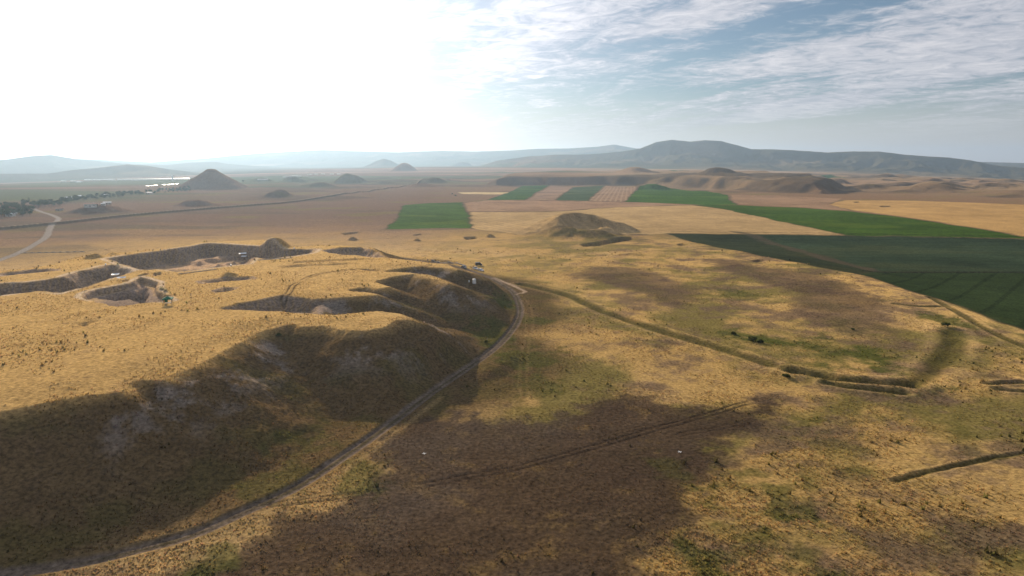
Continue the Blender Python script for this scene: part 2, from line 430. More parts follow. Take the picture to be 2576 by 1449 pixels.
    if detail:
        mn = r < 1600
        xs, ys, rs = X[mn], Y[mn], r[mn]
        lump = 0.16 * np.abs(fbm(xs, ys, 1.7, 3, 81)) + 0.10 * fbm(xs, ys, 5.5, 2, 82)
        q, _a = line_dist(TRACK, xs, ys, 12)
        z[mn] += (0.35 + 0.65 * sstep(420, 160, rs)) * lump * sstep(1.2, 2.6, q) * sstep(1600, 700, rs)
    return z

def hummocks():
    o, rr_ = [], np.random.default_rng(23)
    for i in range(120):
        right = i < 92
        a = rr_.uniform(R(16), R(38)) if right else rr_.uniform(R(-19), R(1))
        r = math.exp(rr_.uniform(math.log(1850), math.log(3600)))
        b = rr_.uniform(28, 80) * (r / 2000) ** 0.4
        o.append((r * math.sin(a), r * math.cos(a), b, b * rr_.uniform(0.07, 0.14) * (1.0 if right else 0.8), rr_.uniform(0.6, 1.3)))
    return o
HUMMOCKS = hummocks()
GC, GD = heap_xy(1455, 588)
def gouged(X, Y):
    c, dist = GC, GD
    k = dist / FOC
    rx, ry, hh = 190 * k, 66.0, 46 * k
    cx, cy = c[0] - 10 * k, c[1] + 30
    m = box_select(np.array([(cx, cy), (cx, cy)]), X, Y, 260 * k)
    out = np.zeros(X.shape)
    if not m.any(): return out
    dx, dy = X[m] - cx, Y[m] - cy
    qx = np.where(dx < 0, dx / (rx * 0.85), dx / (rx * 1.1))
    q = np.hypot(qx, np.where(dy < 0, dy / 92.0, dy / ry)) * (1 + 0.08 * fbm(dx, dy, 25, 3, 11))
    h = hh * (1 - sstep(0.05, 1.0, q))
    # scoops on the near side and a spur between them
    def scoop(ox, oy, rad, dep):
        return dep * (1 - sstep(0.55, 1.0, 0.25 * fbm(dx, dy, 14, 3, 13) + np.hypot((dx - ox * k) / (rad * k), (dy - oy) / (rad * k * 1.1))))
    h = h - np.minimum(h * 0.8, scoop(25, -26, 74, 7.0) + scoop(118, -26, 52, 5.0))
    h = h + 2.6 * np.exp(-((dx + 45 * k) / (24 * k)) ** 2 - ((dy + 30) / 16) ** 2) + 2.4 * np.exp(-((dx - 135 * k) / (26 * k)) ** 2 - ((dy + 10) / 10) ** 2)
    out[m] = h + 1.3 * fbm(dx, dy, 11, 4, 12, 0.6) * sstep(0, 3, h)
    return out

# ------------------------------------------------------------------ ground sheet: a polar grid, dense where the land is in view
def grid_axes():
    half = R(41)
    dense = np.linspace(-half, half, 980)
    side = np.concatenate([np.linspace(half, math.pi, 46)[1:], ])
    th = np.concatenate([-side[::-1][:-0 or None], dense, side])
    th = np.unique(np.round(th, 9))
    rr = np.concatenate([np.linspace(4, 78, 22, endpoint=False), np.geomspace(78, 1500, 600, endpoint=False), np.geomspace(1500, 12400, 270)])
    return th, rr
TH, RR = grid_axes()
TT, RG = np.meshgrid(TH, RR)
GX, GY = RG * np.sin(TT), RG * np.cos(TT)
GZ = height(GX.ravel(), GY.ravel()).reshape(GX.shape)
NV, NU = GX.shape

LR = np.log(RR)
def zat(x, y):
    """height of the built sheet at x, y"""
    x, y = np.atleast_1d(np.asarray(x, float)), np.atleast_1d(np.asarray(y, float))
    r, a = np.hypot(x, y), np.arctan2(x, y)
    i = np.clip(np.searchsorted(RR, r) - 1, 0, NV - 2); j = np.clip(np.searchsorted(TH, a) - 1, 0, NU - 2)
    fi = np.clip((r - RR[i]) / (RR[i + 1] - RR[i]), 0, 1); fj = np.clip((a - TH[j]) / (TH[j + 1] - TH[j]), 0, 1)
    return (GZ[i, j] * (1 - fj) + GZ[i, j + 1] * fj) * (1 - fi) + (GZ[i + 1, j] * (1 - fj) + GZ[i + 1, j + 1] * fj) * fi

def hit(u, v):
    """world point where the picture ray meets the land"""
    d = ray(u, v)
    ts = np.geomspace(60, 12000, 6000)
    x, y, z = d[0] * ts, d[1] * ts, CAM_H + d[2] * ts
    below = np.nonzero(z < zat(x, y))[0]
    i = below[0] if len(below) else len(ts) - 1
    return Vector((x[i], y[i], float(zat(x[i], y[i])[0])))

def fieldpoly(pts):
    return np.array([hit(u, v)[:2] for u, v in pts])

FIELDS = [  # name hint label, polygon, albedo, row direction (picture points), noise
    ('square green crop field on the plain behind the gouged mound', [(1015, 516), (1080, 511), (1164, 509), (1176, 540), (1188, 574), (1100, 574), (970, 577), (1000, 545)], (0.070, 0.120, 0.020), 'green'),
    ('pale tan stubble field stretching right from behind the gouged mound', [(1180, 533), (1288, 533), (1400, 532), (1540, 522), (1740, 516), (1830, 528), (1960, 555), (2122, 590), (1900, 589), (1690, 587), (1550, 590), (1300, 590), (1192, 576)], (0.40, 0.27, 0.125), 'tan'),
    ('reddish brown ploughed strip between the square green field and stubble', [(1170, 510), (1228, 504), (1400, 505), (1570, 508), (1735, 515), (1540, 521), (1400, 531), (1288, 532), (1178, 532)], (0.30, 0.19, 0.115), 'brown'),
    ('bright green strip field, leftmost of the row under the gullied scarp', [(1312, 468), (1382, 466), (1350, 483), (1322, 503), (1226, 503), (1280, 484)], (0.055, 0.100, 0.026), 'green'),
    ('brown ploughed strip between two green strips under the scarp', [(1385, 467), (1440, 471), (1395, 503), (1326, 503), (1354, 484)], (0.25, 0.165, 0.11), 'brown'),
    ('dull green strip field in the middle of the row under the scarp', [(1442, 471), (1520, 467), (1500, 484), (1478, 505), (1398, 504)], (0.070, 0.098, 0.045), 'green'),
    ('brown strip with pale furrow lines left of the large green field', [(1524, 467), (1602, 469), (1570, 508), (1481, 505)], (0.25, 0.16, 0.10), 'furrow'),
    ('large bright green field at the right end of the strip row', [(1605, 470), (1700, 475), (1830, 490), (1835, 502), (1852, 515), (1780, 516), (1740, 514), (1572, 508)], (0.058, 0.115, 0.016), 'green'),
    ('long green field running to the right edge between two stubble fields', [(1745, 516), (1850, 516), (2000, 522), (2130, 531), (2255, 545), (2420, 570), (2600, 602), (2760, 632), (2600, 601), (2400, 597), (2124, 592), (1960, 556), (1830, 528)], (0.052, 0.095, 0.010), 'green'),
    ('golden stubble field at the right edge behind the long green field', [(2125, 504), (2300, 505), (2450, 510), (2600, 516), (2760, 525), (2760, 632), (2600, 598), (2420, 568), (2255, 543), (2150, 530), (2080, 515)], (0.42, 0.26, 0.10), 'tan'),
    ('dark green field below the sunlit embankment on the right', [(1690, 589), (1900, 590), (2124, 593), (2400, 598), (2600, 603), (2900, 630), (2900, 712), (2600, 689), (2400, 688), (2200, 686), (2050, 640), (1860, 592)], (0.038, 0.056, 0.028), 'dark'),
    ('dark green wedge of field between the brown streak and sunlit embankment', [(1680, 588), (1868, 591), (2060, 640), (2200, 682), (2160, 691), (2050, 670), (1930, 646), (1800, 621), (1730, 606)], (0.036, 0.044, 0.020), 'dark'),
    ('near dark green field in the corner between embankment and right edge', [(2150, 689), (2200, 684), (2400, 685), (2600, 686), (2900, 705), (2900, 1010), (2576, 832), (2490, 798), (2400, 765), (2300, 733), (2220, 706)], (0.032, 0.048, 0.016), 'dark'),
    ('thin distant green strip behind the far tumuli', [(1655, 440), (1780, 437), (1900, 438), (2060, 441), (2130, 444), (2060, 446), (1900, 444), (1700, 444)], (0.06, 0.11, 0.03), 'green'),
    ('pale straw strip left of the green strip fields', [(1152, 484), (1215, 483.5), (1281, 484), (1262, 489), (1210, 488.5), (1160, 488)], (0.50, 0.38, 0.20), 'tan'),
    ('reddish field between the large green field and golden stubble', [(1838, 490), (1960, 492), (2120, 500), (2085, 514), (2140, 530), (2000, 521), (1856, 514), (1840, 503)], (0.27, 0.17, 0.10), 'brown'),
]
FPOLY = [W(f[1], 12.0) if f[0].startswith('thin') else fieldpoly(f[1]) for f in FIELDS]

GOLD = np.array((0.345, 0.222, 0.084)); STRAW = np.array((0.365, 0.248, 0.112)); OLIVE = np.array((0.120, 0.100, 0.030))
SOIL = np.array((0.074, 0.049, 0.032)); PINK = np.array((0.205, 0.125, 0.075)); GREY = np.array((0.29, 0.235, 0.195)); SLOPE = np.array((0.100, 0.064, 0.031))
def lerp(c, col, m):
    idx = np.nonzero(m > 0.002)[0]
    col = np.asarray(col)
    k = m[idx][:, None]
    c[idx] += ((col[idx] if col.ndim > 1 else col) - c[idx]) * k
    return c

BARE = [W([(880, 1130), (1000, 1064), (1110, 1040), (1220, 1042), (1370, 1050), (1480, 1008), (1560, 984), (1650, 1000), (1720, 1024), (1790, 1040), (1850, 1020), (1960, 1000), (1965, 1030), (1890, 1050), (1990, 1075), (1990, 1095), (1880, 1125), (1870, 1165), (1760, 1205), (1740, 1240), (1765, 1300), (1700, 1350), (1630, 1449), (1560, 1600), (500, 1600), (380, 1449), (560, 1380), (720, 1270), (860, 1235), (960, 1180)]),
        W([(1400, 692), (1490, 668), (1600, 672), (1680, 690), (1765, 735), (1755, 765), (1690, 778), (1600, 745), (1500, 712)]),
        W([(1745, 652), (1830, 652), (1900, 675), (2040, 690), (2150, 720), (2270, 780), (2300, 820), (2250, 850), (2120, 842), (2010, 805), (1985, 775), (2010, 745), (1900, 712), (1800, 680)])]
GREEN_SPOTS = [(1930, 855, 60, 1.0), (1870, 845, 50, 0.8), (2130, 900, 110, 0.7), (2240, 930, 90, 0.7), (2050, 930, 70, 0.5), (1850, 740, 60, 0.6), (1250, 770, 55, 0.9), (1230, 850, 70, 0.7), (1345, 800, 40, 0.6), (1330, 900, 90, 0.6), (1350, 960, 70, 0.4),
               (1940, 1270, 140, 0.7), (2010, 1380, 130, 0.6), (1780, 1420, 100, 0.8), (1700, 1180, 60, 0.4), (2380, 815, 45, 0.9), (2390, 845, 40, 0.8), (2140, 840, 60, 0.3), (880, 1190, 90, 0.7), (720, 1180, 110, 0.5), (560, 1400, 90, 0.7), (2420, 1080, 90, 0.3), (2100, 1120, 80, 0.4), (1190, 770, 30, 0.8)]
SPOT_W = [(W([(u, v)])[0], rad / FOC) for u, v, rad, s in GREEN_SPOTS]

def warp(X, Y):
    return X + 4.5 * fbm(X, Y, 22, 3, 124), Y + 4.5 * fbm(X, Y, 22, 3, 125)

def colours(X, Y, Z):
    r, az = np.hypot(X, Y), np.arctan2(X, Y)
    n_big, n_mid, n_sm = fbm(X, Y, 60, 4, 101), fbm(X, Y, 14, 4, 102), fbm(X, Y, 3.0, 3, 103)
    c = np.broadcast_to(GOLD, X.shape + (3,)).copy()
    c = lerp(c, STRAW, sstep(-0.2, 0.5, n_big))
    c = lerp(c, GOLD * np.array((0.86, 0.87, 0.82)), sstep(R(-9), R(3), az) * (0.8 - 0.25 * sstep(0.0, 0.4, n_mid)))
    # browner grazed plain with distance
    far = sstep(430, 900, r + 120 * n_big)
    c = lerp(c, PINK * 0.96, far * 0.85)
    leftp = far * sstep(R(2), R(-10), az)
    c = lerp(c, (0.175, 0.110, 0.078), leftp * 0.7)
    rightp = sstep(1500, 2100, r) * sstep(R(3), R(10), az)
    c = lerp(c, (0.27, 0.195, 0.115), rightp * 0.7)
    c = lerp(c, (0.105, 0.078, 0.050), sstep(1350, 1700, r) * sstep(R(4), R(9), az) * sstep(4600, 3800, r) * sstep(-0.12, 0.14, fbm(X * 0.6, Y, 190, 5, 119, 0.65)) * 0.7)
    # patches of scrub, thistle and bare earth
    n_ol = fbm(X, Y, 26, 5, 104, 0.6)
    c = lerp(c, OLIVE * 1.25, sstep(-0.22, 0.30, n_ol) * (1 - far) * 0.85 * sstep(R(-12), R(6), az + 0.1 * n_big))
    c = lerp(c, SOIL * 1.9, sstep(-0.02, 0.42, fbm(X, Y, 15, 5, 105, 0.65)) * (1 - far) * 0.75 * sstep(R(0), R(12), az))
    c = lerp(c, SOIL * 2.2, sstep(0.1, 0.5, fbm(X, Y, 5, 4, 118, 0.65)) * (1 - far) * 0.45)
    c = lerp(c, OLIVE * 1.6, sstep(0.1, 0.5, fbm(X, Y, 70, 4, 106)) * far * 0.45 * sstep(2400, 1500, r))
    # the far country: bands of fields and fallow
    vf = sstep(1800, 2600, r)
    band = fbm(X * 0.35, Y, 330, 3, 107)
    c = lerp(c, (0.11, 0.135, 0.065), vf * sstep(0.12, 0.3, band) * 0.75 * sstep(R(22), R(10), az))
    c = lerp(c, (0.34, 0.22, 0.15), vf * sstep(0.1, 0.35, -band) * 0.35)
    c = lerp(c, (0.105, 0.080, 0.055), sstep(1000, 1300, r) * sstep(3600, 2800, r) * sstep(R(6), R(0), az) * sstep(R(-24), R(-16), az) * sstep(0.0, 0.2, fbm(X * 0.6, Y, 150, 5, 122, 0.65)) * 0.55)
    c = lerp(c, (0.13, 0.105, 0.07), sstep(500, 650, r) * sstep(1200, 950, r) * sstep(R(8), R(0), az) * sstep(0.0, 0.25, fbm(X * 0.4, Y, 70, 5, 123, 0.6)) * 0.5)
    valley = sstep(R(-12), R(-20), az) * sstep(1250, 1600, r) * sstep(4200, 3000, r)
    c = lerp(c, (0.10, 0.125, 0.06), valley * sstep(-0.3, 0.2, fbm(X * 0.3, Y, 240, 3, 108)) * 0.75)
    mount = np.maximum(np.maximum(sstep(R(-3), R(8), az) * sstep(4700, 5300, r), sstep(6100, 6500, r)), sstep(R(-16), R(-20), az) * sstep(4000, 4200, r))
    c = lerp(c, (0.10, 0.095, 0.055), mount * 0.85)
    c = lerp(c, (0.26, 0.19, 0.12), mount * sstep(0.15, 0.5, fbm(X, Y, 420, 4, 109)) * 0.45)
    # settlement mound
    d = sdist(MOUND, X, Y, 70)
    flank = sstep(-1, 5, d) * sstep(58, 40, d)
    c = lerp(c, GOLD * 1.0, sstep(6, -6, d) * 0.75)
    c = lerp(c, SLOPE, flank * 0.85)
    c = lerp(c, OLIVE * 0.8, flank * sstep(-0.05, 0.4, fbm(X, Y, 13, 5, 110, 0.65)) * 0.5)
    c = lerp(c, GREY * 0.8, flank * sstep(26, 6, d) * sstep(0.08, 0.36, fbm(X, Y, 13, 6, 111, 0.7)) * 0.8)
    for P, dep, wall in PITS[:17]:
        if dep < 1.25: continue
        s = sdist(P, X, Y, 10)
        c = lerp(c, GREY * (0.8 + 0.25 * np.clip(n_mid, -1, 1))[..., None] * np.array((1.0, 0.93, 0.88)), sstep(0.5, -1.0, s) * 0.9 * np.clip(0.85 + 0.35 * np.sin(Z * 5.0 + 3 * n_mid), 0, 1))
    s = sdist(PITS[1][0], X, Y, 10)
    c = lerp(c, np.array((0.36, 0.24, 0.15)), sstep(-10, -15, s) * sstep(-0.1, 0.3, n_mid) * 0.7)
    # stone edges and trampled paths round the trenches
    for P in (PITS[0][0], PITS[1][0], PITS[2][0]):
        s = np.abs(sdist(P, X, Y, 10) - 1.2)
        c = lerp(c, (0.42, 0.33, 0.24), sstep(1.6, 0.6, s) * sstep(-0.45, 0.1, n_mid) * 0.75)
    # bare and burnt ground
    wx, wy = X + 11 * fbm(X, Y, 20, 6, 112, 0.7), Y + 11 * fbm(X, Y, 20, 6, 113, 0.7)
    for i, P in enumerate(BARE):
        s = sdist(P, wx, wy, 30)
        k = (0.93, 0.62, 0.66)[i]
        edge = (8.0, 14.0, 10.0)[i]
        m = sstep(edge * 0.6, -edge, s + 3.0 * n_mid)
        m = (0.45 * m + 0.55 * sstep(0.32, 0.68, m + 0.55 * n_sm + 0.3 * n_mid)) * k
        c = lerp(c, SOIL * (1.0 + 0.5 * (i > 0)) * (1 + 0.22 * n_big + 0.15 * n_mid)[..., None], m)
        if i == 0:
            c = lerp(c, GOLD * 0.62, m * sstep(0.16, 0.6, fbm(X, Y, 9, 6, 114, 0.68)) * 0.7)
            c = lerp(c, (0.105, 0.080, 0.060), m * sstep(0.05, 0.5, fbm(X, Y, 30, 4, 121)) * 0.5)
    for (p, k), (_, _, _, st) in zip(SPOT_W, GREEN_SPOTS):
        dist = math.hypot(*p)
        q = np.hypot(X - p[0], (Y - p[1]) / 2.0) / (k * dist)
        c = lerp(c, (0.075, 0.088, 0.018), sstep(1.0, 0.2, q + 1.0 * n_mid + 0.8 * n_sm) * st * 0.8)
    gx, gy = X, Y
    # ditches carry greener, darker growth
    for P, hw, dep, bank in DITCHES:
        q, al = line_dist(P, X, Y, 15)
        c = lerp(c, OLIVE * 0.75, sstep(2.0 * hw, 0.6 * hw, q + hw * n_mid) * 0.75)
        c = lerp(c, STRAW * 1.05, np.exp(-((q - 2.4 * hw) / (0.8 * hw)) ** 2) * 0.22)
    # gouged tumulus: bare earth in the scoops
    gm = np.hypot(X - GC[0], (Y - GC[1])) < 110
    if gm.any():
        k = GD / FOC
        dx, dy = X - GC[0] + 10 * k, Y - GC[1] - 30
        sc1 = np.maximum(1 - np.hypot((dx - 15 * k) / (85 * k), (dy + 24) / (85 * k)), 1 - np.hypot((dx - 115 * k) / (65 * k), (dy + 32) / (65 * k)))
        c = lerp(c, (0.135, 0.095, 0.070), sstep(0.0, 0.35, sc1 + 0.25 * n_mid) * 0.85)
    # fields
    FWX, FWY = warp(X, Y)
    for (lab, pts, col, kind), P in zip(FIELDS, FPOLY):
        s = sdist(P, FWX, FWY, 30)
        ii = np.nonzero(s < 4)[0]
        if not len(ii): continue
        s, x_, y_, nb_, nm_ = s[ii], X[ii], Y[ii], n_big[ii], n_mid[ii]
        m = sstep(1.5, -1.0, s)
        f = np.array(col) * (1 + 0.28 * nb_ + 0.22 * nm_)[..., None]
        if kind in ('green', 'dark'):
            e = P[1] - P[0]; e = e / np.hypot(*e)
            f = f * (1 - 0.28 * (np.abs(((x_ * -e[1] + y_ * e[0]) / 16.0) % 1.0 - 0.5) > 0.43))[..., None]
        if kind in ('green', 'dark'):
            f = lerp(f, np.array(col) * np.array((1.9, 1.45, 1.2)), sstep(0.05, 0.5, fbm(x_ * 0.6, y_, 45, 4, 115)) * 0.45)
        if kind in ('tan', 'brown'):
            f = f * (1 + 0.10 * np.sin(x_ * 0.55 + 0.25 * y_ + 2 * nm_))[..., None]
        if kind == 'furrow':
            e = P[3] - P[0]; e = e / np.hypot(*e)
            w_ = (x_ * -e[1] + y_ * e[0])
            f = lerp(f, (0.42, 0.31, 0.2), (np.sin(w_ * 2 * math.pi / 9.0) > 0.45) * 0.4)
        ci = lerp(c[ii], f, m)
        c[ii] = lerp(ci, (0.07, 0.06, 0.035), sstep(2.6, 0.9, np.abs(s)) * 0.35)
    q2, _ = line_dist(STREAK, X, Y, 20)
    c = lerp(c, (0.090, 0.070, 0.042), sstep(8.0, 2.0, q2 + 5 * n_mid) * 0.8)
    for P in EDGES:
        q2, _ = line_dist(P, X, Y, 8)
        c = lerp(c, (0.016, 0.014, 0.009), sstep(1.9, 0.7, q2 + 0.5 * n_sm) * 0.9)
    # tracks
    q, al = line_dist(TRACK, X, Y, 12)
    e = q + 0.35 * n_sm
    c = lerp(c, np.array((0.165, 0.125, 0.095)) * (1 + 0.3 * n_mid)[..., None], sstep(2.0, 1.3, e) * 0.95)
    c = lerp(c, (0.085, 0.066, 0.028), sstep(0.60, 0.30, e) * 0.75 * sstep(-0.5, 0.0, fbm(al, al * 0, 30, 2, 116)))
    q2, _ = line_dist(TRACK_SIDE, X, Y, 8)
    c = lerp(c, (0.30, 0.225, 0.16), sstep(1.6, 0.6, q2 + 0.4 * n_sm) * 0.8)
    q2, _ = line_dist(ROAD, X, Y, 20)
    c = lerp(c, (0.34, 0.285, 0.235), sstep(3.4, 2.2, q2 + 0.5 * n_mid))
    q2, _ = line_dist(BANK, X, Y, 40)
    c = lerp(c, (0.09, 0.07, 0.045), sstep(8.0, 5.5, q2) * 0.6)  # shade on the bank's side put into the colour, dark along both flanks
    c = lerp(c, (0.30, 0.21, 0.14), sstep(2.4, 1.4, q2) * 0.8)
    for P, off, st, _k in RUTS:
        q2, al = line_dist(P, X, Y, 6)
        c = lerp(c, SOIL * 0.62, np.exp(-((q2 - off) / 0.42) ** 2) * 0.85 * st * sstep(-0.6, 0.0, n_mid))
    # wheel lines beside the track
    for P in WHEEL:
        q2, _ = line_dist(P, X, Y, 6)
        c = lerp(c, STRAW, sstep(0.8, 0.3, q2 + 0.3 * n_sm) * 0.12)
    q2, _ = line_dist(SIDE_PATH, X, Y, 6)
    c = lerp(c, STRAW * 0.8, sstep(1.3, 0.4, q2 + 0.5 * n_sm) * 0.5)
    c = c * (1 + 0.10 * n_sm * sstep(900, 200, r))[..., None]
    return np.clip(c, 0.008, 0.8)
STREAK = smooth_line(W([(1840, 590), (1900, 600), (1990, 625), (2080, 652), (2200, 684)], -3))
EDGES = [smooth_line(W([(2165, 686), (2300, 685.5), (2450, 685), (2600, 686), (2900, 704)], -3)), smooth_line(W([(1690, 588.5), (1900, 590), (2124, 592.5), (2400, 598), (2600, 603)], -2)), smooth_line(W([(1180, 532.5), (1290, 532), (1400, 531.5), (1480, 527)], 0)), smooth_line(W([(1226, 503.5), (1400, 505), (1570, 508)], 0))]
WHEEL = [smooth_line(W([(1312, 742), (1335, 775), (1340, 820), (1328, 880), (1326, 940), (1330, 1010)])), smooth_line(W([(1306, 752), (1322, 785), (1324, 830), (1312, 890), (1308, 960), (1310, 1000)]))]
SIDE_PATH = smooth_line(W([(1110, 1000), (1030, 1062), (940, 1130), (830, 1210), (720, 1262), (560, 1345), (420, 1410), (300, 1449)]))

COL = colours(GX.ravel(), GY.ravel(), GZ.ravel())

# how grassy the cover is: pale dry growth glows against the light, earth and dense crops do not
FUZZ = 0.06 + 0.62 * sstep(0.07, 0.36, COL[:, 0])
_r = np.hypot(GX, GY).ravel()
FUZZ *= 1.12 - 0.74 * sstep(380, 950, _r)
for _f, _P in zip(FIELDS, FPOLY):
    _s = sdist(_P, GX.ravel(), GY.ravel(), 5)
    FUZZ[_s < 0] = 0.16 if _f[3] in ('tan', 'brown', 'furrow') else 0.08
_q, _ = line_dist(TRACK, GX.ravel(), GY.ravel(), 5); FUZZ[_q < 2.2] = 0.05
_q, _ = line_dist(ROAD, GX.ravel(), GY.ravel(), 5); FUZZ[_q < 3.5] = 0.05

# vertex normals of the whole sheet, so that the pieces cut from it join without a seam
def grid_normals():
    Pn = np.stack([GX, GY, GZ], -1)
    du = np.gradient(Pn, axis=1); dv = np.gradient(Pn, axis=0)
    n = np.cross(du, dv)
    n /= np.linalg.norm(n, axis=-1, keepdims=True) + 1e-12
    n[n[..., 2] < 0] *= -1
    return n.reshape(-1, 3)
NRM = grid_normals()

def nodes(name):
    m = bpy.data.materials.new(name); m.use_nodes = True
    nt = m.node_tree; nt.nodes.clear()
    return m, nt, nt.nodes, nt.links

def ground_material():
    m, nt, N, L = nodes('ground_cover')
    out = N.new('ShaderNodeOutputMaterial'); b = N.new('ShaderNodeBsdfPrincipled')
    b.inputs['Roughness'].default_value = 0.9; b.inputs['Specular IOR Level'].default_value = 0.0
    b.inputs['Sheen Roughness'].default_value = 0.45
    L.new(b.outputs[0], out.inputs[0])
    at = N.new('ShaderNodeAttribute'); at.attribute_name = 'albedo'
    geo = N.new('ShaderNodeNewGeometry')
    def noise(scale, detail, rough):
        n = N.new('ShaderNodeTexNoise'); L.new(geo.outputs['Position'], n.inputs['Vector'])
        n.inputs['Scale'].default_value = scale; n.inputs['Detail'].default_value = detail; n.inputs['Roughness'].default_value = rough
        return n.outputs[0]
    def mr(v, a, b_, c_, d_):
        n = N.new('ShaderNodeMapRange'); L.new(v, n.inputs[0])
        for i, x in enumerate((a, b_, c_, d_)): n.inputs[i + 1].default_value = x
        return n.outputs[0]
    n1, n2, n3 = noise(1.1, 5, 0.65), noise(0.18, 4, 0.6), noise(4.0, 2, 0.6)
    mul = N.new('ShaderNodeMath'); mul.operation = 'MULTIPLY'
    L.new(mr(n1, 0.32, 0.68, 0.45, 1.5), mul.inputs[0]); L.new(mr(n2, 0.3, 0.7, 0.86, 1.14), mul.inputs[1])
    mx = N.new('ShaderNodeVectorMath'); mx.operation = 'SCALE'
    L.new(at.outputs['Color'], mx.inputs[0]); L.new(mul.outputs[0], mx.inputs['Scale'])
    L.new(mx.outputs[0], b.inputs['Base Color'])
    # dry grass passes low light forward along its tips
    sh = N.new('ShaderNodeMath'); sh.operation = 'MULTIPLY'; L.new(at.outputs['Alpha'], sh.inputs[0]); L.new(mr(n1, 0.25, 0.75, 0.45, 1.5), sh.inputs[1])
    L.new(sh.outputs[0], b.inputs['Sheen Weight'])
    tint = N.new('ShaderNodeVectorMath'); tint.operation = 'SCALE'; tint.inputs['Scale'].default_value = 2.4
    L.new(at.outputs['Color'], tint.inputs[0]); L.new(tint.outputs[0], b.inputs['Sheen Tint'])
    add = N.new('ShaderNodeMath'); add.operation = 'ADD'
    L.new(n1, add.inputs[0]); L.new(n3, add.inputs[1])
    bp = N.new('ShaderNodeBump'); bp.inputs['Strength'].default_value = 0.55; bp.inputs['Distance'].default_value = 0.22
    L.new(add.outputs[0], bp.inputs['Height']); L.new(bp.outputs[0], b.inputs['Normal'])
    return m
GROUND_MAT = ground_material()

def tag(o, label, cat, group=None, kind=None):
    o['label'] = label; o['category'] = cat
    if group: o['group'] = group
    if kind: o['kind'] = kind
    return o

def cut_piece(name, mask, label, cat):
    """the faces of the sheet chosen by mask, as one object"""
    vi, vj = np.nonzero(mask)
    a = vi * NU + vj
    q = np.stack([a, a + 1, a + NU + 1, a + NU], 1)
    used, inv = np.unique(q.ravel(), return_inverse=True)
    q = inv.reshape(-1, 4)
    me = bpy.data.meshes.new(name)
    co = np.stack([GX.ravel()[used], GY.ravel()[used], GZ.ravel()[used]], 1)
    me.vertices.add(len(used)); me.vertices.foreach_set('co', co.ravel())
    me.loops.add(q.size); me.loops.foreach_set('vertex_index', q.ravel().astype(np.int32))
    me.polygons.add(len(q)); me.polygons.foreach_set('loop_start', np.arange(0, q.size, 4, dtype=np.int32))
    me.polygons.foreach_set('use_smooth', np.ones(len(q), bool))
    me.update()
    ca = me.color_attributes.new('albedo', 'FLOAT_COLOR', 'POINT')
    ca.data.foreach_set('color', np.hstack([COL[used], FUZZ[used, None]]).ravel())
    me.normals_split_custom_set_from_vertices(NRM[used].tolist())
    me.materials.append(GROUND_MAT)
    o = bpy.data.objects.new(name, me); C.objects.link(o)
    return tag(o, label, cat, None, 'structure')

def build_ground():
    cx = 0.25 * (GX[:-1, :-1] + GX[1:, :-1] + GX[:-1, 1:] + GX[1:, 1:]); cy = 0.25 * (GY[:-1, :-1] + GY[1:, :-1] + GY[:-1, 1:] + GY[1:, 1:])
    fx, fy = cx.ravel(), cy.ravel()
    r, az = np.hypot(fx, fy), np.arctan2(fx, fy)
    cls = np.zeros(fx.shape, np.int32)
    items = []
    def add(name, label, cat, m):
        items.append((name, label, cat)); cls[m] = len(items)
    add('hill', 'broad flat topped grassy settlement mound filling the left of the view', 'hill', sdist(MOUND, fx, fy, 70) < 20)
    for i, (nm) in enumerate(('dark cone shaped burial mound rising beside the village on the left', 'rounded tumulus highest on the gullied scarp', 'low shaded tumulus in front of the highest one on the scarp', 'small pointed tumulus right of the gullied scarp', 'tiny tumulus at the end of the thin distant green strip')):
        u, v, hw, hp, st = TUMULI[i]
        p, dist = heap_xy(u, v); rad = hw * dist / FOC
        add('hill', nm, 'hill', np.hypot(fx - p[0], fy - p[1] - rad * 0.35) < rad * 0.92)
    add('hill', 'gouged grassy tumulus with scooped out shaded side in the middle of the plain', 'hill', gouged(fx, fy) > 1.0)
    add('mountain', 'blue grey mountain range with twin summits on the right horizon', 'mountain', (az > R(-4)) & (r > 5000) & (r < 7400))
    add('mountain', 'pale hazy mountain range along the whole horizon', 'mountain', (r > 8000))
    add('mountain', 'washed out pale mountains under the bright sky on the left horizon', 'mountain', (az < R(-14)) & (r > 6200) & (r <= 8000))
    add('mountain', 'low hazy hill in front of the pale mountains on the left', 'mountain', (az < R(-20)) & (r > 4150) & (r < 5100))
    wfx, wfy = warp(fx, fy)
    for f, P in zip(FIELDS, FPOLY):
        add('field', f[0], 'field', sdist(P, wfx, wfy, 30) < 0)
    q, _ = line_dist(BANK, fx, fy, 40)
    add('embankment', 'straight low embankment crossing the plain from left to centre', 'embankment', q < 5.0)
    q, _ = line_dist(ROAD, fx, fy, 20)
    add('road', 'pale gravel road bending towards the village on the far left', 'road', q < 2.8)
    q, _ = line_dist(TRACK, fx, fy, 12)
    add('dirt_track', 'grey brown dirt track curving round the foot of the settlement mound', 'track', q < 1.8)
    cls = cls.reshape(cx.shape)
    cut_piece('ground', cls == 0, 'dry golden and brown steppe plain around the mound', 'ground')
    for i, (n, l, c) in enumerate(items, 1):
        if (cls == i).any(): cut_piece(n, cls == i, l, c)
    # cap under the camera
build_ground()

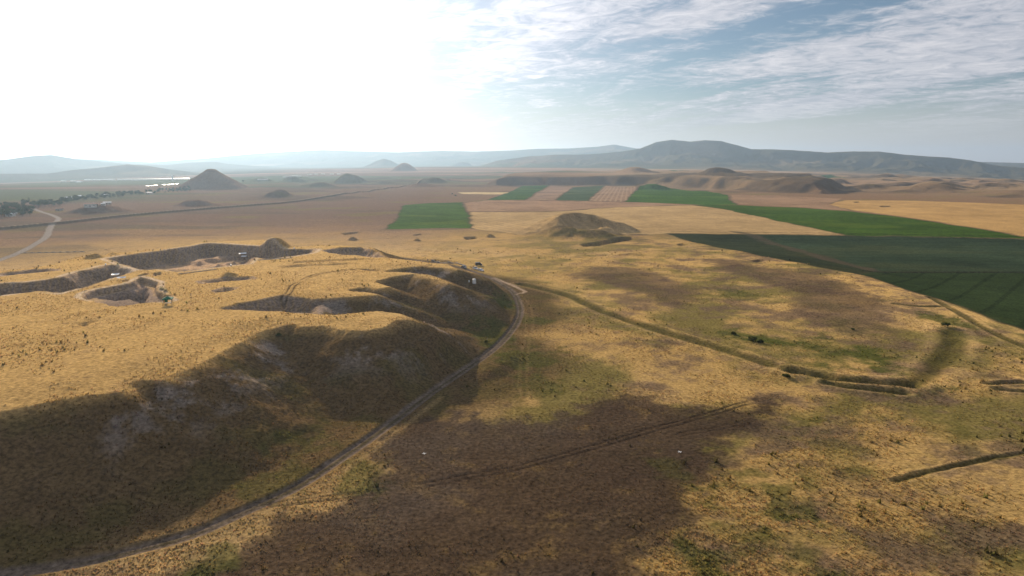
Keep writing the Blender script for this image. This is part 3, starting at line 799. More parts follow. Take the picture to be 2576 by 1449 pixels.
def haze():
    zmin = float(GZ.min()) - 1.0
    zmax = max(float(GZ.max()), CAM_H) + 15
    h = 12600.0
    v = [(x, y, z) for z in (zmin, zmax) for y in (-h, h) for x in (-h, h)]
    f = [(0, 2, 3, 1), (4, 5, 7, 6), (0, 1, 5, 4), (2, 6, 7, 3), (0, 4, 6, 2), (1, 3, 7, 5)]
    me = bpy.data.meshes.new('haze'); me.from_pydata(v, [], f)
    m, nt, N, L = nodes('haze_air')
    out = N.new('ShaderNodeOutputMaterial'); pv = N.new('ShaderNodeVolumePrincipled')
    pv.inputs['Color'].default_value = (0.50, 0.71, 0.97, 1)
    pv.inputs['Density'].default_value = HAZE
    pv.inputs['Anisotropy'].default_value = 0.55
    L.new(pv.outputs[0], out.inputs['Volume'])
    me.materials.append(m)
    o = bpy.data.objects.new('haze', me); C.objects.link(o)
    tag(o, 'thin morning haze lying over the whole plain', 'haze', None, 'stuff')
HAZE = 0.76e-4
haze()
# ------------------------------------------------------------------ materials for the things
def paint(name, col, rough=0.6, metal=0.0, spec=0.3, var=0.12, scale=1.5):
    m, nt, N, L = nodes(name)
    out = N.new('ShaderNodeOutputMaterial'); b = N.new('ShaderNodeBsdfPrincipled')
    b.inputs['Roughness'].default_value = rough; b.inputs['Metallic'].default_value = metal; b.inputs['Specular IOR Level'].default_value = spec
    tc = N.new('ShaderNodeTexCoord'); n = N.new('ShaderNodeTexNoise'); n.inputs['Scale'].default_value = scale; n.inputs['Detail'].default_value = 4
    L.new(tc.outputs['Object'], n.inputs['Vector'])
    mr = N.new('ShaderNodeMapRange'); L.new(n.outputs[0], mr.inputs[0])
    for i, x in enumerate((0.3, 0.7, 1 - var, 1 + var)): mr.inputs[i + 1].default_value = x
    mx = N.new('ShaderNodeVectorMath'); mx.operation = 'SCALE'; mx.inputs[0].default_value = col; L.new(mr.outputs[0], mx.inputs['Scale'])
    L.new(mx.outputs[0], b.inputs['Base Color']); L.new(b.outputs[0], out.inputs[0])
    return m

def leafy(name, col=None, trans=0.4):
    """leaf or blade: light comes through as well as off it; colour from the mesh when col is None"""
    m, nt, N, L = nodes(name)
    out = N.new('ShaderNodeOutputMaterial'); d = N.new('ShaderNodeBsdfDiffuse'); t = N.new('ShaderNodeBsdfTranslucent'); mix = N.new('ShaderNodeMixShader')
    mix.inputs[0].default_value = trans
    if col is None:
        a = N.new('ShaderNodeAttribute'); a.attribute_name = 'albedo'; src = a.outputs['Color']
    else:
        oi = N.new('ShaderNodeObjectInfo'); geo = N.new('ShaderNodeNewGeometry'); n = N.new('ShaderNodeTexNoise'); n.inputs['Scale'].default_value = 0.7
        L.new(geo.outputs['Position'], n.inputs['Vector'])
        ad = N.new('ShaderNodeMath'); ad.operation = 'ADD'; L.new(n.outputs[0], ad.inputs[0]); L.new(oi.outputs['Random'], ad.inputs[1])
        mr = N.new('ShaderNodeMapRange'); L.new(ad.outputs[0], mr.inputs[0])
        for i, x in enumerate((0.3, 1.6, 0.7, 1.35)): mr.inputs[i + 1].default_value = x
        mx = N.new('ShaderNodeVectorMath'); mx.operation = 'SCALE'; mx.inputs[0].default_value = col; L.new(mr.outputs[0], mx.inputs['Scale']); src = mx.outputs[0]
    L.new(src, d.inputs[0]); L.new(src, t.inputs[0])
    L.new(d.outputs[0], mix.inputs[1]); L.new(t.outputs[0], mix.inputs[2]); L.new(mix.outputs[0], out.inputs[0])
    return m

M = dict(
    wall=paint('lime_wall', (0.62, 0.58, 0.52), 0.9, var=0.2, scale=0.6), mud=paint('mudbrick_wall', (0.36, 0.28, 0.21), 0.95, var=0.25, scale=0.6),
    tile=paint('clay_tile', (0.30, 0.13, 0.08), 0.8), tin=paint('white_sheet_metal', (0.80, 0.80, 0.80), 0.28, 0.0, 0.9, 0.05), glass=paint('window_glass', (0.04, 0.05, 0.06), 0.1, 0, 0.6),
    wood=paint('painted_wood', (0.16, 0.11, 0.07), 0.7), white=paint('white_plastic', (0.80, 0.80, 0.79), 0.45, var=0.06), tarp=paint('white_tarpaulin', (0.80, 0.79, 0.77), 0.5, var=0.1),
    green=paint('green_canvas', (0.02, 0.15, 0.075), 0.8), steel=paint('steel_tube', (0.35, 0.35, 0.36), 0.4, 0.8), tyre=paint('tyre_rubber', (0.02, 0.02, 0.02), 0.9),
    carw=paint('white_car_paint', (0.80, 0.80, 0.80), 0.25, 0, 0.6, 0.04), carg=paint('grey_car_paint', (0.16, 0.17, 0.18), 0.25, 0.3, 0.6, 0.05), card=paint('dark_car_paint', (0.04, 0.045, 0.05), 0.25, 0.2, 0.6, 0.05),
    lamp=paint('lamp_glass', (0.6, 0.55, 0.5), 0.2), tail=paint('tail_lamp', (0.35, 0.02, 0.02), 0.3), stone=paint('rubble_stone', (0.36, 0.31, 0.26), 0.95, var=0.3, scale=2.0),
    bark=paint('bark', (0.10, 0.075, 0.05), 0.95), leaf=leafy('tree_leaves', (0.055, 0.066, 0.026)), scrub=leafy('scrub_leaves', (0.070, 0.078, 0.022)), blade=leafy('grass_blades', None, 0.6),
    shirt=paint('dark_shirt', (0.05, 0.055, 0.08), 0.9), trousers=paint('trousers', (0.06, 0.05, 0.045), 0.9), skin=paint('skin', (0.35, 0.20, 0.13), 0.6), hair=paint('hair', (0.02, 0.015, 0.01), 0.8),
    soilheap=paint('crate_blue', (0.12, 0.16, 0.22), 0.6))

# ------------------------------------------------------------------ mesh building
class MB:
    def __init__(s): s.v, s.f = [], []
    def add(s, v, f):
        k = len(s.v); s.v += [tuple(p) for p in v]; s.f += [tuple(i + k for i in q) for q in f]; return s
    def box(s, c, d, rz=0.0, taper=1.0):
        x, y, z = d[0] / 2, d[1] / 2, d[2] / 2
        ca, sa = math.cos(rz), math.sin(rz); o = []
        for sz in (-1, 1):
            k = taper if sz > 0 else 1.0
            for sx, sy in ((-1, -1), (1, -1), (1, 1), (-1, 1)):
                px, py = sx * x * k, sy * y * k
                o.append((c[0] + px * ca - py * sa, c[1] + px * sa + py * ca, c[2] + sz * z))
        return s.add(o, [(3, 2, 1, 0), (4, 5, 6, 7), (0, 1, 5, 4), (1, 2, 6, 5), (2, 3, 7, 6), (3, 0, 4, 7)])
    def tube(s, a, b, ra, rb=None, n=7):
        rb = ra if rb is None else rb
        a, b = Vector(a), Vector(b); q = (b - a).to_track_quat('Z', 'Y'); o = []
        for p, r_ in ((a, ra), (b, rb)):
            for i in range(n):
                t = 2 * math.pi * i / n
                o.append(p + q @ Vector((r_ * math.cos(t), r_ * math.sin(t), 0)))
        return s.add(o, [(i, (i + 1) % n, n + (i + 1) % n, n + i) for i in range(n)] + [tuple(range(n))[::-1], tuple(range(n, 2 * n))])
    def prism(s, prof, y0, y1):
        """closed x-z outline pulled from y0 to y1"""
        n = len(prof)
        return s.add([(x, y0, z) for x, z in prof] + [(x, y1, z) for x, z in prof],
                     [(i, (i + 1) % n, n + (i + 1) % n, n + i) for i in range(n)] + [tuple(range(n))[::-1], tuple(range(n, 2 * n))])
    def mesh(s, name, mat, bevel=0.0, smooth=False):
        me = bpy.data.meshes.new(name); me.from_pydata(s.v, [], s.f)
        bm = bmesh.new(); bm.from_mesh(me)
        if bevel: bmesh.ops.bevel(bm, geom=bm.edges[:], offset=bevel, segments=2, affect='EDGES')
        bmesh.ops.recalc_face_normals(bm, faces=bm.faces[:])
        bm.to_mesh(me); bm.free()
        if smooth: me.polygons.foreach_set('use_smooth', [True] * len(me.polygons))
        me.materials.append(M[mat]); return me

def part(name, me, parent, loc=(0, 0, 0), rz=0.0):
    o = bpy.data.objects.new(name, me); C.objects.link(o); o.parent = parent; o.location = loc; o.rotation_euler = (0, 0, rz); return o

def thing(name, loc, rz, label, cat, group=None):
    o = bpy.data.objects.new(name, None); C.objects.link(o); o.location = loc; o.rotation_euler = (0, 0, rz); o.empty_display_size = 0.5
    return tag(o, label, cat, group)

def solid(name, me, loc, rz, label, cat, group=None):
    o = bpy.data.objects.new(name, me); C.objects.link(o); o.location = loc; o.rotation_euler = (0, 0, rz)
    return tag(o, label, cat, group)

def copy_tree(src, loc, rz, label, group=None, scale=1.0):
    o = src.copy(); C.objects.link(o); o.location = loc; o.rotation_euler = (0, 0, rz); o.scale = (scale,) * 3; o['label'] = label
    if group: o['group'] = group
    for ch in src.children:
        c = ch.copy(); C.objects.link(c); c.parent = o
        for g in ch.children:
            k = g.copy(); C.objects.link(k); k.parent = c
    return o

def facing(a, b):
    return math.atan2(b[1] - a[1], b[0] - a[0])

# ------------------------------------------------------------------ vehicles by the track
def make_vehicle(loc, rz, paint_key, style, label):
    t = thing('parked_car', loc, rz, label, 'car', 'vehicles parked by the track')
    L_, W_, = (4.9, 1.85) if style == 'pickup' else (4.4, 1.78)
    if style == 'pickup':
        body = [(-2.45, 0.42), (-2.45, 1.02), (-0.62, 1.04), (-0.62, 1.02), (0.95, 1.05), (2.2, 0.98), (2.42, 0.80), (2.42, 0.42), (1.95, 0.36), (-1.95, 0.36)]
        cab = [(-0.60, 1.03), (-0.45, 1.68), (0.45, 1.72), (1.05, 1.04)]
    elif style == 'van':
        body = [(-2.2, 0.42), (-2.2, 1.15), (1.5, 1.15), (2.1, 1.0), (2.2, 0.42), (1.8, 0.36), (-1.8, 0.36)]
        cab = [(-2.15, 1.14), (-2.05, 2.0), (0.9, 2.05), (1.55, 1.14)]
    else:
        body = [(-2.15, 0.42), (-2.18, 0.95), (-1.5, 1.02), (0.95, 1.0), (2.0, 0.88), (2.2, 0.70), (2.2, 0.42), (1.8, 0.34), (-1.8, 0.34)]
        cab = [(-1.75, 1.0), (-1.25, 1.48), (0.15, 1.52), (0.98, 0.99)]
    bo = part('body', MB().prism(body, -W_ / 2, W_ / 2).mesh('body', paint_key, 0.05), t)
    cb = part('cabin', MB().prism(cab, -W_ / 2 + 0.12, W_ / 2 - 0.12).mesh('cabin', paint_key, 0.04), t)
    xs = [p[0] for p in cab]; z0, z1 = cab[0][1], cab[1][1]
    for sgn in (-1, 1):
        y = sgn * (W_ / 2 - 0.115)
        win = [(cab[0][0] + 0.18, z0 + 0.06), (cab[1][0] + 0.08, z1 - 0.10), (cab[2][0] - 0.05, z1 - 0.10), (cab[3][0] - 0.22, z0 + 0.06)]
        part('side_window', MB().prism(win, y - 0.008, y + 0.008).mesh('side_window', 'glass'), cb)
    a, b = cab[3], cab[2]
    ws = MB(); n = Vector((b[1] - a[1], 0, a[0] - b[0])).normalized() * 0.012
    q = [(a[0] * (1 - k) + b[0] * k + n[0], y, a[1] * (1 - k) + b[1] * k + n[2]) for k in (0.1, 0.9) for y in (-W_ / 2 + 0.22, W_ / 2 - 0.22)]
    ws.add(q + [(p[0] - n[0] * 1.5, p[1], p[2] - n[2] * 1.5) for p in q], [(0, 1, 3, 2), (4, 6, 7, 5), (0, 2, 6, 4), (1, 5, 7, 3), (0, 4, 5, 1), (2, 3, 7, 6)])
    part('windscreen', ws.mesh('windscreen', 'glass'), cb)
    if style == 'pickup':
        part('cargo_bed', MB().box((-1.5, 0, 1.045), (1.65, 1.5, 0.03)).mesh('cargo_bed', 'tyre'), t)
    wm = MB().tube((0, -0.11, 0), (0, 0.11, 0), 0.34, n=14).mesh('tyre', 'tyre'); rm = MB().tube((0, -0.118, 0), (0, 0.118, 0), 0.19, n=10).mesh('rim', 'steel')
    wx = 1.48 if style == 'pickup' else 1.36
    for sx in (-1, 1):
        for sy in (-1, 1):
            w_ = part('wheel', wm, t, (sx * wx, sy * (W_ / 2 - 0.10), 0.34)); part('rim', rm, w_)
    for sy in (-1, 1):
        part('headlight', MB().box((body[-4][0] - 0.015, sy * (W_ / 2 - 0.28), 0.72), (0.06, 0.32, 0.14)).mesh('headlight', 'lamp'), t)
        part('tail_light', MB().box((body[0][0] - 0.01, sy * (W_ / 2 - 0.14), 0.80), (0.05, 0.14, 0.22)).mesh('tail_light', 'tail'), t)
    return t

def at(u, v): return hit(u, v)
trk = facing(at(1170, 674), at(1225, 691))
for (u, v, dr, pk, st, lab) in ((1167, 675, 0.1, 'carg', 'hatch', 'dark grey hatchback parked leftmost beside the dirt track'),
                                (1196, 678, 0.0, 'carw', 'pickup', 'white pickup parked between the grey hatchback and white saloon'),
                                (1210, 682, 0.05, 'carw', 'hatch', 'white car parked nearest the bend of the dirt track'),
                                (1204, 668, 1.35, 'card', 'van', 'dark van standing alone on the grass behind the parked cars')):
    make_vehicle(at(u, v), trk + dr, pk, st, lab)

# ------------------------------------------------------------------ people
def person_mesh():
    me = bpy.data.meshes.new('body')
    J = [((0, 0, 0.98), .135), ((0, 0, 1.20), .13), ((0, 0, 1.40), .15), ((0, 0, 1.50), .06), ((0, 0.01, 1.63), .095), ((0, 0.01, 1.74), .07),
         ((0.19, 0, 1.40), .062), ((0.26, -0.02, 1.14), .048), ((0.25, 0.06, 0.90), .036), ((0.25, 0.08, 0.80), .034),
         ((-0.19, 0, 1.40), .062), ((-0.27, 0.02, 1.14), .048), ((-0.22, 0.14, 0.96), .036), ((-0.19, 0.19, 0.90), .034),
         ((0.10, 0, 0.90), .095), ((0.12, 0.03, 0.50), .066), ((0.12, -0.02, 0.09), .045), ((0.13, 0.13, 0.045), .04),
         ((-0.10, 0, 0.90), .095), ((-0.12, 0.0, 0.50), .066), ((-0.13, -0.06, 0.09), .045), ((-0.14, 0.09, 0.045), .04)]
    E = [(0, 1), (1, 2), (2, 3), (3, 4), (4, 5), (2, 6), (6, 7), (7, 8), (8, 9), (2, 10), (10, 11), (11, 12), (12, 13), (0, 14), (14, 15), (15, 16), (16, 17), (0, 18), (18, 19), (19, 20), (20, 21)]
    me.from_pydata([j[0] for j in J], E, [])
    o = bpy.data.objects.new('tmp', me); C.objects.link(o)
    o.modifiers.new('skin', 'SKIN')
    for i, v in enumerate(me.skin_vertices[0].data): v.radius = (J[i][1], J[i][1] * (0.8 if i in (0, 1, 2) else 1)); v.use_root = i == 0
    o.modifiers.new('sub', 'SUBSURF').levels = 1
    dg = bpy.context.evaluated_depsgraph_get(); dg.update()
    out = bpy.data.meshes.new_from_object(o.evaluated_get(dg))
    bpy.data.objects.remove(o)
    out.materials.clear()
    for k in ('trousers', 'shirt', 'skin', 'hair'): out.materials.append(M[k])
    for p in out.polygons:
        z = p.center.z; ax = abs(p.center.x)
        p.material_index = (0 if z < 0.98 and not (ax > 0.17 and z > 0.75) else 2 if (z > 1.47 or z < 0.93) else 1)
        if z > 1.66 or (z > 1.58 and p.center.y < -0.02): p.material_index = 3
        p.use_smooth = True
    return out
PM = person_mesh()
for (u, v, rz, lab) in ((1187, 677, 0.4, 'person in dark clothes standing between the grey hatchback and pickup'), (1183, 676, 2.4, 'person in dark clothes standing nearest the grey hatchback'),
                        (1191, 674, -1.2, 'person in dark clothes standing behind the white pickup'), (1076, 658, 0.9, 'lone person walking on the track left of the stone wall'),
                        (481, 749, 1.9, 'lone person on the golden mound top right of the green canopy'), (433, 761, -0.6, 'person in dark clothes working right under the green canopy')):
    solid('person', PM, at(u, v), rz, lab, 'person', 'people at the excavation')

# ------------------------------------------------------------------ site gear
def portable_toilet():
    p = at(1193, 714)
    t = thing('portable_toilet', p, 0.5, 'white portable toilet cabin in the shade below the north rim', 'toilet')
    part('cabin', MB().box((0, 0, 1.1), (1.25, 1.25, 2.0)).mesh('cabin', 'white', 0.03), t)
    part('base', MB().box((0, 0, 0.05), (1.35, 1.35, 0.1)).mesh('base', 'steel', 0.01), t)
    part('roof', MB().box((0, 0, 2.2), (1.3, 1.3, 0.2), taper=0.7).mesh('roof', 'white', 0.02), t)
    d = part('door', MB().box((0, -0.64, 1.05), (0.78, 0.04, 1.78)).mesh('door', 'white', 0.01), t)
    part('handle', MB().box((0.28, -0.675, 1.05), (0.05, 0.03, 0.16)).mesh('handle', 'steel'), d)
    part('vent_pipe', MB().tube((0.4, 0.4, 2.2), (0.4, 0.4, 2.6), 0.05).mesh('vent_pipe', 'white'), t)
portable_toilet()
def barrel(u, v, label):
    t = thing('barrel', at(u, v), 0, label, 'barrel')
    part('drum', MB().tube((0, 0, 0), (0, 0, 0.75), 0.3, 0.3, 12).mesh('drum', 'white', 0.02), t)
    part('lid', MB().tube((0, 0, 0.75), (0, 0, 0.81), 0.32, 0.30, 12).mesh('lid', 'tarp'), t)
barrel(1180, 710, 'small white barrel left of the portable toilet')
barrel(740, 626, 'small white barrel on the far rim of the excavation')
barrel(266, 667, 'small white barrel at the corner of the two long trenches')
barrel(581, 669, 'small white barrel on the trench floor below the shelters')

def shelter(u, v, rz, size, label, group=None):
    sx, sy, h = size
    t = thing('shelter', at(u, v), rz, label, 'shelter', group)
    for x in (-1, 1):
        for y in (-1, 1):
            part('post', MB().tube((x * sx * .45, y * sy * .45, -0.3), (x * sx * .45, y * sy * .45, h + (0.35 if y > 0 else 0)), 0.05).mesh('post', 'steel'), t)
    nx, ny = 8, 5; v_, f_ = [], []
    for j in range(ny + 1):
        for i in range(nx + 1):
            a, b = i / nx, j / ny
            v_.append(((a - .5) * sx, (b - .5) * sy, h + 0.4 * b - 0.16 * math.sin(a * math.pi) * math.sin(b * math.pi) + 0.03 * math.sin(7 * a + 3 * b)))
    k = len(v_); v_ += [(x, y, z - 0.03) for x, y, z in v_]
    for j in range(ny):
        for i in range(nx):
            q = (j * (nx + 1) + i, j * (nx + 1) + i + 1, (j + 1) * (nx + 1) + i + 1, (j + 1) * (nx + 1) + i)
            f_ += [q, tuple(w + k for w in q[::-1])]
    part('cover', MB().add(v_, f_).mesh('cover', 'tarp', smooth=True), t)
    return t
shelter(611, 646, 0.35, (4.2, 2.4, 1.9), 'white sheet shelter at the foot of the spoil heap, upper of two', 'white shelters in the trenches')
shelter(614, 653, 0.1, (3.0, 2.4, 1.7), 'white sheet shelter lower of the two below the spoil heap', 'white shelters in the trenches')
shelter(291, 700, 0.3, (3.0, 2.0, 1.6), 'white sheet shelter at the end of the long left trench, upper one', 'white shelters in the trenches')
shelter(306, 705, 0.2, (3.4, 1.6, 1.0), 'low pale sheet shelter just right below the upper trench end shelter', 'white shelters in the trenches')

def gazebo():
    p = at(423, 764)
    t = thing('gazebo', p, 0.25, 'green canvas gazebo at the edge of the square pit', 'gazebo')
    for x in (-1, 1):
        for y in (-1, 1):
            part('post', MB().tube((x * 1.4, y * 1.4, -0.2), (x * 1.4, y * 1.4, 2.0), 0.04).mesh('post', 'steel'), t)
    part('canopy', MB().add([(-1.6, -1.6, 1.95), (1.6, -1.6, 1.95), (1.6, 1.6, 1.95), (-1.6, 1.6, 1.95), (0, 0, 2.75), (-1.6, -1.6, 1.70), (1.6, -1.6, 1.70), (1.6, 1.6, 1.70), (-1.6, 1.6, 1.70)],
                            [(0, 1, 4), (1, 2, 4), (2, 3, 4), (3, 0, 4), (5, 6, 1, 0), (6, 7, 2, 1), (7, 8, 3, 2), (8, 5, 0, 3)]).mesh('canopy', 'green'), t)
    part('side_sheet', MB().box((-0.9, 1.42, 1.0), (1.0, 0.03, 1.4)).mesh('side_sheet', 'green'), t)
    q = hit(424, 767)
    tb = thing('table', q, 0.25, 'white folding table in front of the green gazebo', 'table')
    part('table_top', MB().box((0, 0, 0.72), (1.7, 0.8, 0.05)).mesh('table_top', 'white', 0.01), tb)
    for x in (-1, 1):
        for y in (-1, 1):
            part('leg', MB().tube((x * .75, y * .32, 0), (x * .75, y * .32, 0.70), 0.025).mesh('leg', 'steel'), tb)
gazebo()

def survey_cross(u, v, label):
    p = at(u, v); p.z += 0.10
    m = MB().box((0, 0, 0.0), (0.9, 0.16, 0.03)).box((0, 0.28, 0.0), (0.16, 0.40, 0.03)).box((0, -0.28, 0.0), (0.16, 0.40, 0.03))
    solid('survey_marker', m.mesh('survey_marker', 'white'), p, 0.3, label, 'marker', 'survey markers on the ground')
survey_cross(1067, 1142, 'white survey cross on the dark bare patch near the dirt track')
survey_cross(1710, 1138, 'white survey cross on the right side of the dark bare patch')

def rubble_wall(a, b, w, h, label, seed):
    r_ = random.Random(seed); pa, pb = at(*a), at(*b); m = MB()
    n = int((pb - pa).length / 0.55)
    dirv = (pb - pa).normalized(); side = Vector((-dirv.y, dirv.x, 0)); rz = facing(pa, pb)
    for i in range(n):
        p = pa.lerp(pb, (i + .5) / n)
        zg = float(zat(p.x, p.y)[0])
        hh = h * (0.55 + 0.45 * math.sin(i * .37 + seed) ** 2)
        for c in range(max(1, int(hh / 0.3))):
            for s_ in (-1, 1):
                q = p + side * s_ * w * .25 + dirv * r_.uniform(-.1, .1)
                m.box((q.x - pa.x, q.y - pa.y, zg - pa.z + .12 + c * .3), (r_.uniform(.45, .65), w * .5 * r_.uniform(.9, 1.15), r_.uniform(.26, .34)), rz + r_.uniform(-.12, .12), r_.uniform(.85, 1))
    solid('stone_wall', m.mesh('stone_wall', 'stone'), pa, 0, label, 'wall')
rubble_wall((1086, 657), (1140, 663), 1.0, 1.3, 'grey ruined stone wall beside the track left of the parked cars', 1)
rubble_wall((1128, 660), (1172, 670), 0.8, 0.9, 'lower broken end of stone wall leading towards the parked cars', 2)
rubble_wall((52, 637), (214, 634), 0.7, 0.7, 'long low pale stone wall crossing the plain right of the gravel road', 3)
rubble_wall((448, 690), (545, 678), 0.5, 0.5, 'low stone edging along the near rim of the main trench', 4)
rubble_wall((650, 655), (735, 649), 0.5, 0.5, 'low stone edging along the near rim right of the shelters', 5)
ORD = ('first', 'second', 'third', 'fourth', 'fifth', 'sixth', 'seventh', 'eighth', 'ninth', 'tenth', 'eleventh', 'twelfth', 'thirteenth', 'fourteenth')
# ------------------------------------------------------------------ trees, bushes
def crown_mesh(name, rx, ry, rz_, zc, n, leaf, seed, mat, lobes=6):
    r_ = np.random.default_rng(seed); L_ = []
    for k in range(lobes):
        d = r_.normal(size=3); d /= np.linalg.norm(d)
        L_.append((d * np.array((rx, ry, rz_)) * 0.5, r_.uniform(.42, .62)))
    m = MB()
    for i in range(n):
        c, s_ = L_[i % lobes]
        d = r_.normal(size=3); d /= np.linalg.norm(d) + 1e-9
        p = c + d * np.array((rx, ry, rz_)) * s_ * r_.uniform(.55, 1.0)
        a = r_.normal(size=3); a /= np.linalg.norm(a); b = np.cross(a, r_.normal(size=3)); b /= np.linalg.norm(b) + 1e-9
        sz = leaf * r_.uniform(.6, 1.3)
        q = [p + (np.array((0, 0, zc))) + u * a * sz + w * b * sz * .8 for u, w in ((-1, -.6), (1, -.6), (.7, 1), (-.7, 1))]
        m.add(q, [(0, 1, 2, 3)])
    return m.mesh(name, mat)

def trunk_mesh(name, h, r0, seed):
    r_ = random.Random(seed); m = MB()
    m.tube((0, 0, -0.4), (r_.uniform(-.1, .1), r_.uniform(-.1, .1), h * .55), r0, r0 * .6, 6)
    for k in range(4):
        t = 2 * math.pi * k / 4 + r_.random()
        m.tube((0, 0, h * r_.uniform(.28, .5)), (math.cos(t) * h * .22, math.sin(t) * h * .22, h * r_.uniform(.65, .85)), r0 * .45, r0 * .15, 5)
    return m.mesh(name, 'bark')

PROTO = []
for k, (h, w) in enumerate(((8.0, 3.3), (9.5, 3.6), (6.5, 3.0), (7.5, 3.9))):
    PROTO.append((trunk_mesh('trunk', h, .22, k), crown_mesh('crown', w, w, h * .36, h * .62, 150, .62, 40 + k, 'leaf')))
POPLAR = (trunk_mesh('trunk', 14, .22, 9), crown_mesh('crown', 1.2, 1.2, 6.2, 7.8, 150, .55, 50, 'leaf', 9))

def tree(p, kind, label, group, scale=1.0, rz=0.0, name='tree'):
    t = thing(name, p, rz, label, 'tree', group); t.scale = (scale,) * 3
    part('trunk', kind[0], t); part('crown', kind[1], t)
    return t

rt = random.Random(5)
GROVE = 'dark green broadleaf tree in the grove at the left edge beside the gravel road'
BAND = 'dark green broadleaf tree in the row hiding the village houses'
def in_road(p):
    q, _ = line_dist(ROAD, np.array([p.x]), np.array([p.y]), 20); return q[0] < 6
spots = []
for i in range(75):
    for _ in range(20):
        u, v = rt.uniform(-30, 112), rt.uniform(513, 548)
        if v < 549 - max(0, u - 60) * 0.45 and v > 515 - u * 0.02:
            p = at(u, v)
            if not in_road(p) and all((p - s).length > 5.5 for s in spots): spots.append(p); break
for p in spots: tree(p, rt.choice(PROTO), GROVE, 'trees of the village grove', rt.uniform(.85, 1.3), rt.uniform(0, 6))
line = [(84, 521), (110, 521), (140, 521), (165, 514), (190, 509), (230, 505), (270, 501), (320, 496), (352, 493), (400, 488.5), (440, 486), (482, 482)]
ban = []
for i in range(185):
    k = rt.uniform(0, len(line) - 1.001); a, b = line[int(k)], line[int(k) + 1]; f = k - int(k)
    u, v = a[0] + (b[0] - a[0]) * f, a[1] + (b[1] - a[1]) * f - rt.uniform(0, 9)
    p = at(u, v)
    if all((p - s).length > 5.0 for s in ban): ban.append(p)
def band_label(p):
    u = 1288 + FOC * p.x / (p.y * cp)
    for lim, lab in ((120, 'dark green tree in the village row just behind the gravel road end'), (175, 'dark green tree in the village row left of the long pale roof'), (235, 'dark green tree in the village row between the long pale roof and bluish house'),
                     (300, 'dark green tree in the village row behind the house with the bright white roof'), (370, 'dark green tree in the village row between the middle poplar and right poplar'), (9999, 'dark green tree in the thin end of the row towards the cone mound')):
        if u < lim: return lab
for p in ban: tree(p, rt.choice(PROTO), band_label(p), 'trees hiding the village', rt.uniform(.8, 1.2), rt.uniform(0, 6))
for k, (u, v) in enumerate(((415, 486), (424, 485), (436, 484), (446, 483), (456, 482), (468, 481), (478, 481))):
    tree(at(u, v), rt.choice(PROTO), ORD[k] + ' small dark tree from the left in the line below the cone shaped mound', 'trees below the cone shaped mound', rt.uniform(.5, .8), rt.uniform(0, 6))
tree(at(74, 512), POPLAR, 'tall thin poplar above the village grove, leftmost of the poplars', 'poplars', .8)
tree(at(297, 497), POPLAR, 'tall thin poplar in the middle of the village tree row', 'poplars', .75)
tree(at(368, 490), POPLAR, 'tall thin poplar beside the bright roof at the right end of the village', 'poplars', .95)
tree(at(612, 460), PROTO[1], 'lone dark tree on the skyline right of the cone shaped mound', None, 1.1)
BUSHP = [(trunk_mesh('stem', 1.6, .08, 20 + k), crown_mesh('foliage', 1.5, 1.3, .8, .8, 260, .22, 60 + k, 'scrub', 7)) for k in range(3)]
def bush(u, v, s, label, group=None):
    t = thing('bush', at(u, v), u, label, 'bush', group); t.scale = (s, s, s * .8)
    part('stem', BUSHP[int(u) % 3][0], t); part('foliage', BUSHP[int(u + 1) % 3][1], t)
bush(1138, 489, 2.0, 'dark round bush on the pink plain, left of a pair'); bush(1146, 493, 2.0, 'dark round bush on the pink plain, right of a pair')
for u, v, s, lab in ((1893, 858, 1.3, 'dark low bush in the green patch above the long ditch, larger left clump'), (1912, 862, 1.0, 'dark low bush just right of the larger clump above the long ditch'), (1846, 842, 0.9, 'small dark bush left of the clumps above the long ditch'),
                     (2378, 822, 1.3, 'dark bush at the bend near the dark green field'), (1977, 950, 0.9, 'small bush on the pale strip at the junction of the ditches'), (1222, 862, 0.7, 'small green bush beside the dirt track on the mound foot'),
                     (700, 846, 0.8, 'dark bush on the crest of the shaded flank'), (2145, 830, 0.6, 'small bush at the lower edge of the brown patch')):
    bush(u, v, s, lab)

# ------------------------------------------------------------------ village and farm buildings
def house(u, v, rz, size, roofmat, wallmat, label, group=None):
    w, d, h = size
    t = thing('house', at(u, v), rz, label, 'house', group)
    wl = part('wall', MB().prism([(-w / 2, -1), (w / 2, -1), (w / 2, h), (-w / 2, h)], -d / 2, d / 2).mesh('wall', wallmat), t)
    rh = d * .11
    rf = MB().add([(-w / 2 - .3, -d / 2 - .4, h - .1), (w / 2 + .3, -d / 2 - .4, h - .1), (w / 2 + .3, 0, h + rh), (-w / 2 - .3, 0, h + rh), (-w / 2 - .3, d / 2 + .4, h - .1), (w / 2 + .3, d / 2 + .4, h - .1)],
                  [(0, 1, 2, 3), (3, 2, 5, 4), (0, 3, 4), (1, 5, 2), (0, 4, 5, 1)])
    r = part('roof', rf.mesh('roof', roofmat), t)
    part('chimney', MB().box((w * .25, d * .15, h + rh * .9), (.6, .6, 1.3)).mesh('chimney', wallmat), r)
    dd = part('door', MB().box((0, -d / 2 - .02, 1.0), (1.0, .08, 2.0)).mesh('door', 'wood'), t)
    part('handle', MB().box((.35, -d / 2 - .08, 1.0), (.06, .05, .15)).mesh('handle', 'steel'), dd)
    for x in (-.32, .32):
        wn = part('window', MB().box((x * w, -d / 2 - .02, h * .55), (1.2, .06, 1.1)).mesh('window', 'wall'), t)
        part('pane', MB().box((x * w, -d / 2 - .055, h * .55), (1.0, .03, .9)).mesh('pane', 'glass'), wn)
    return t
G = 'village houses among the trees'
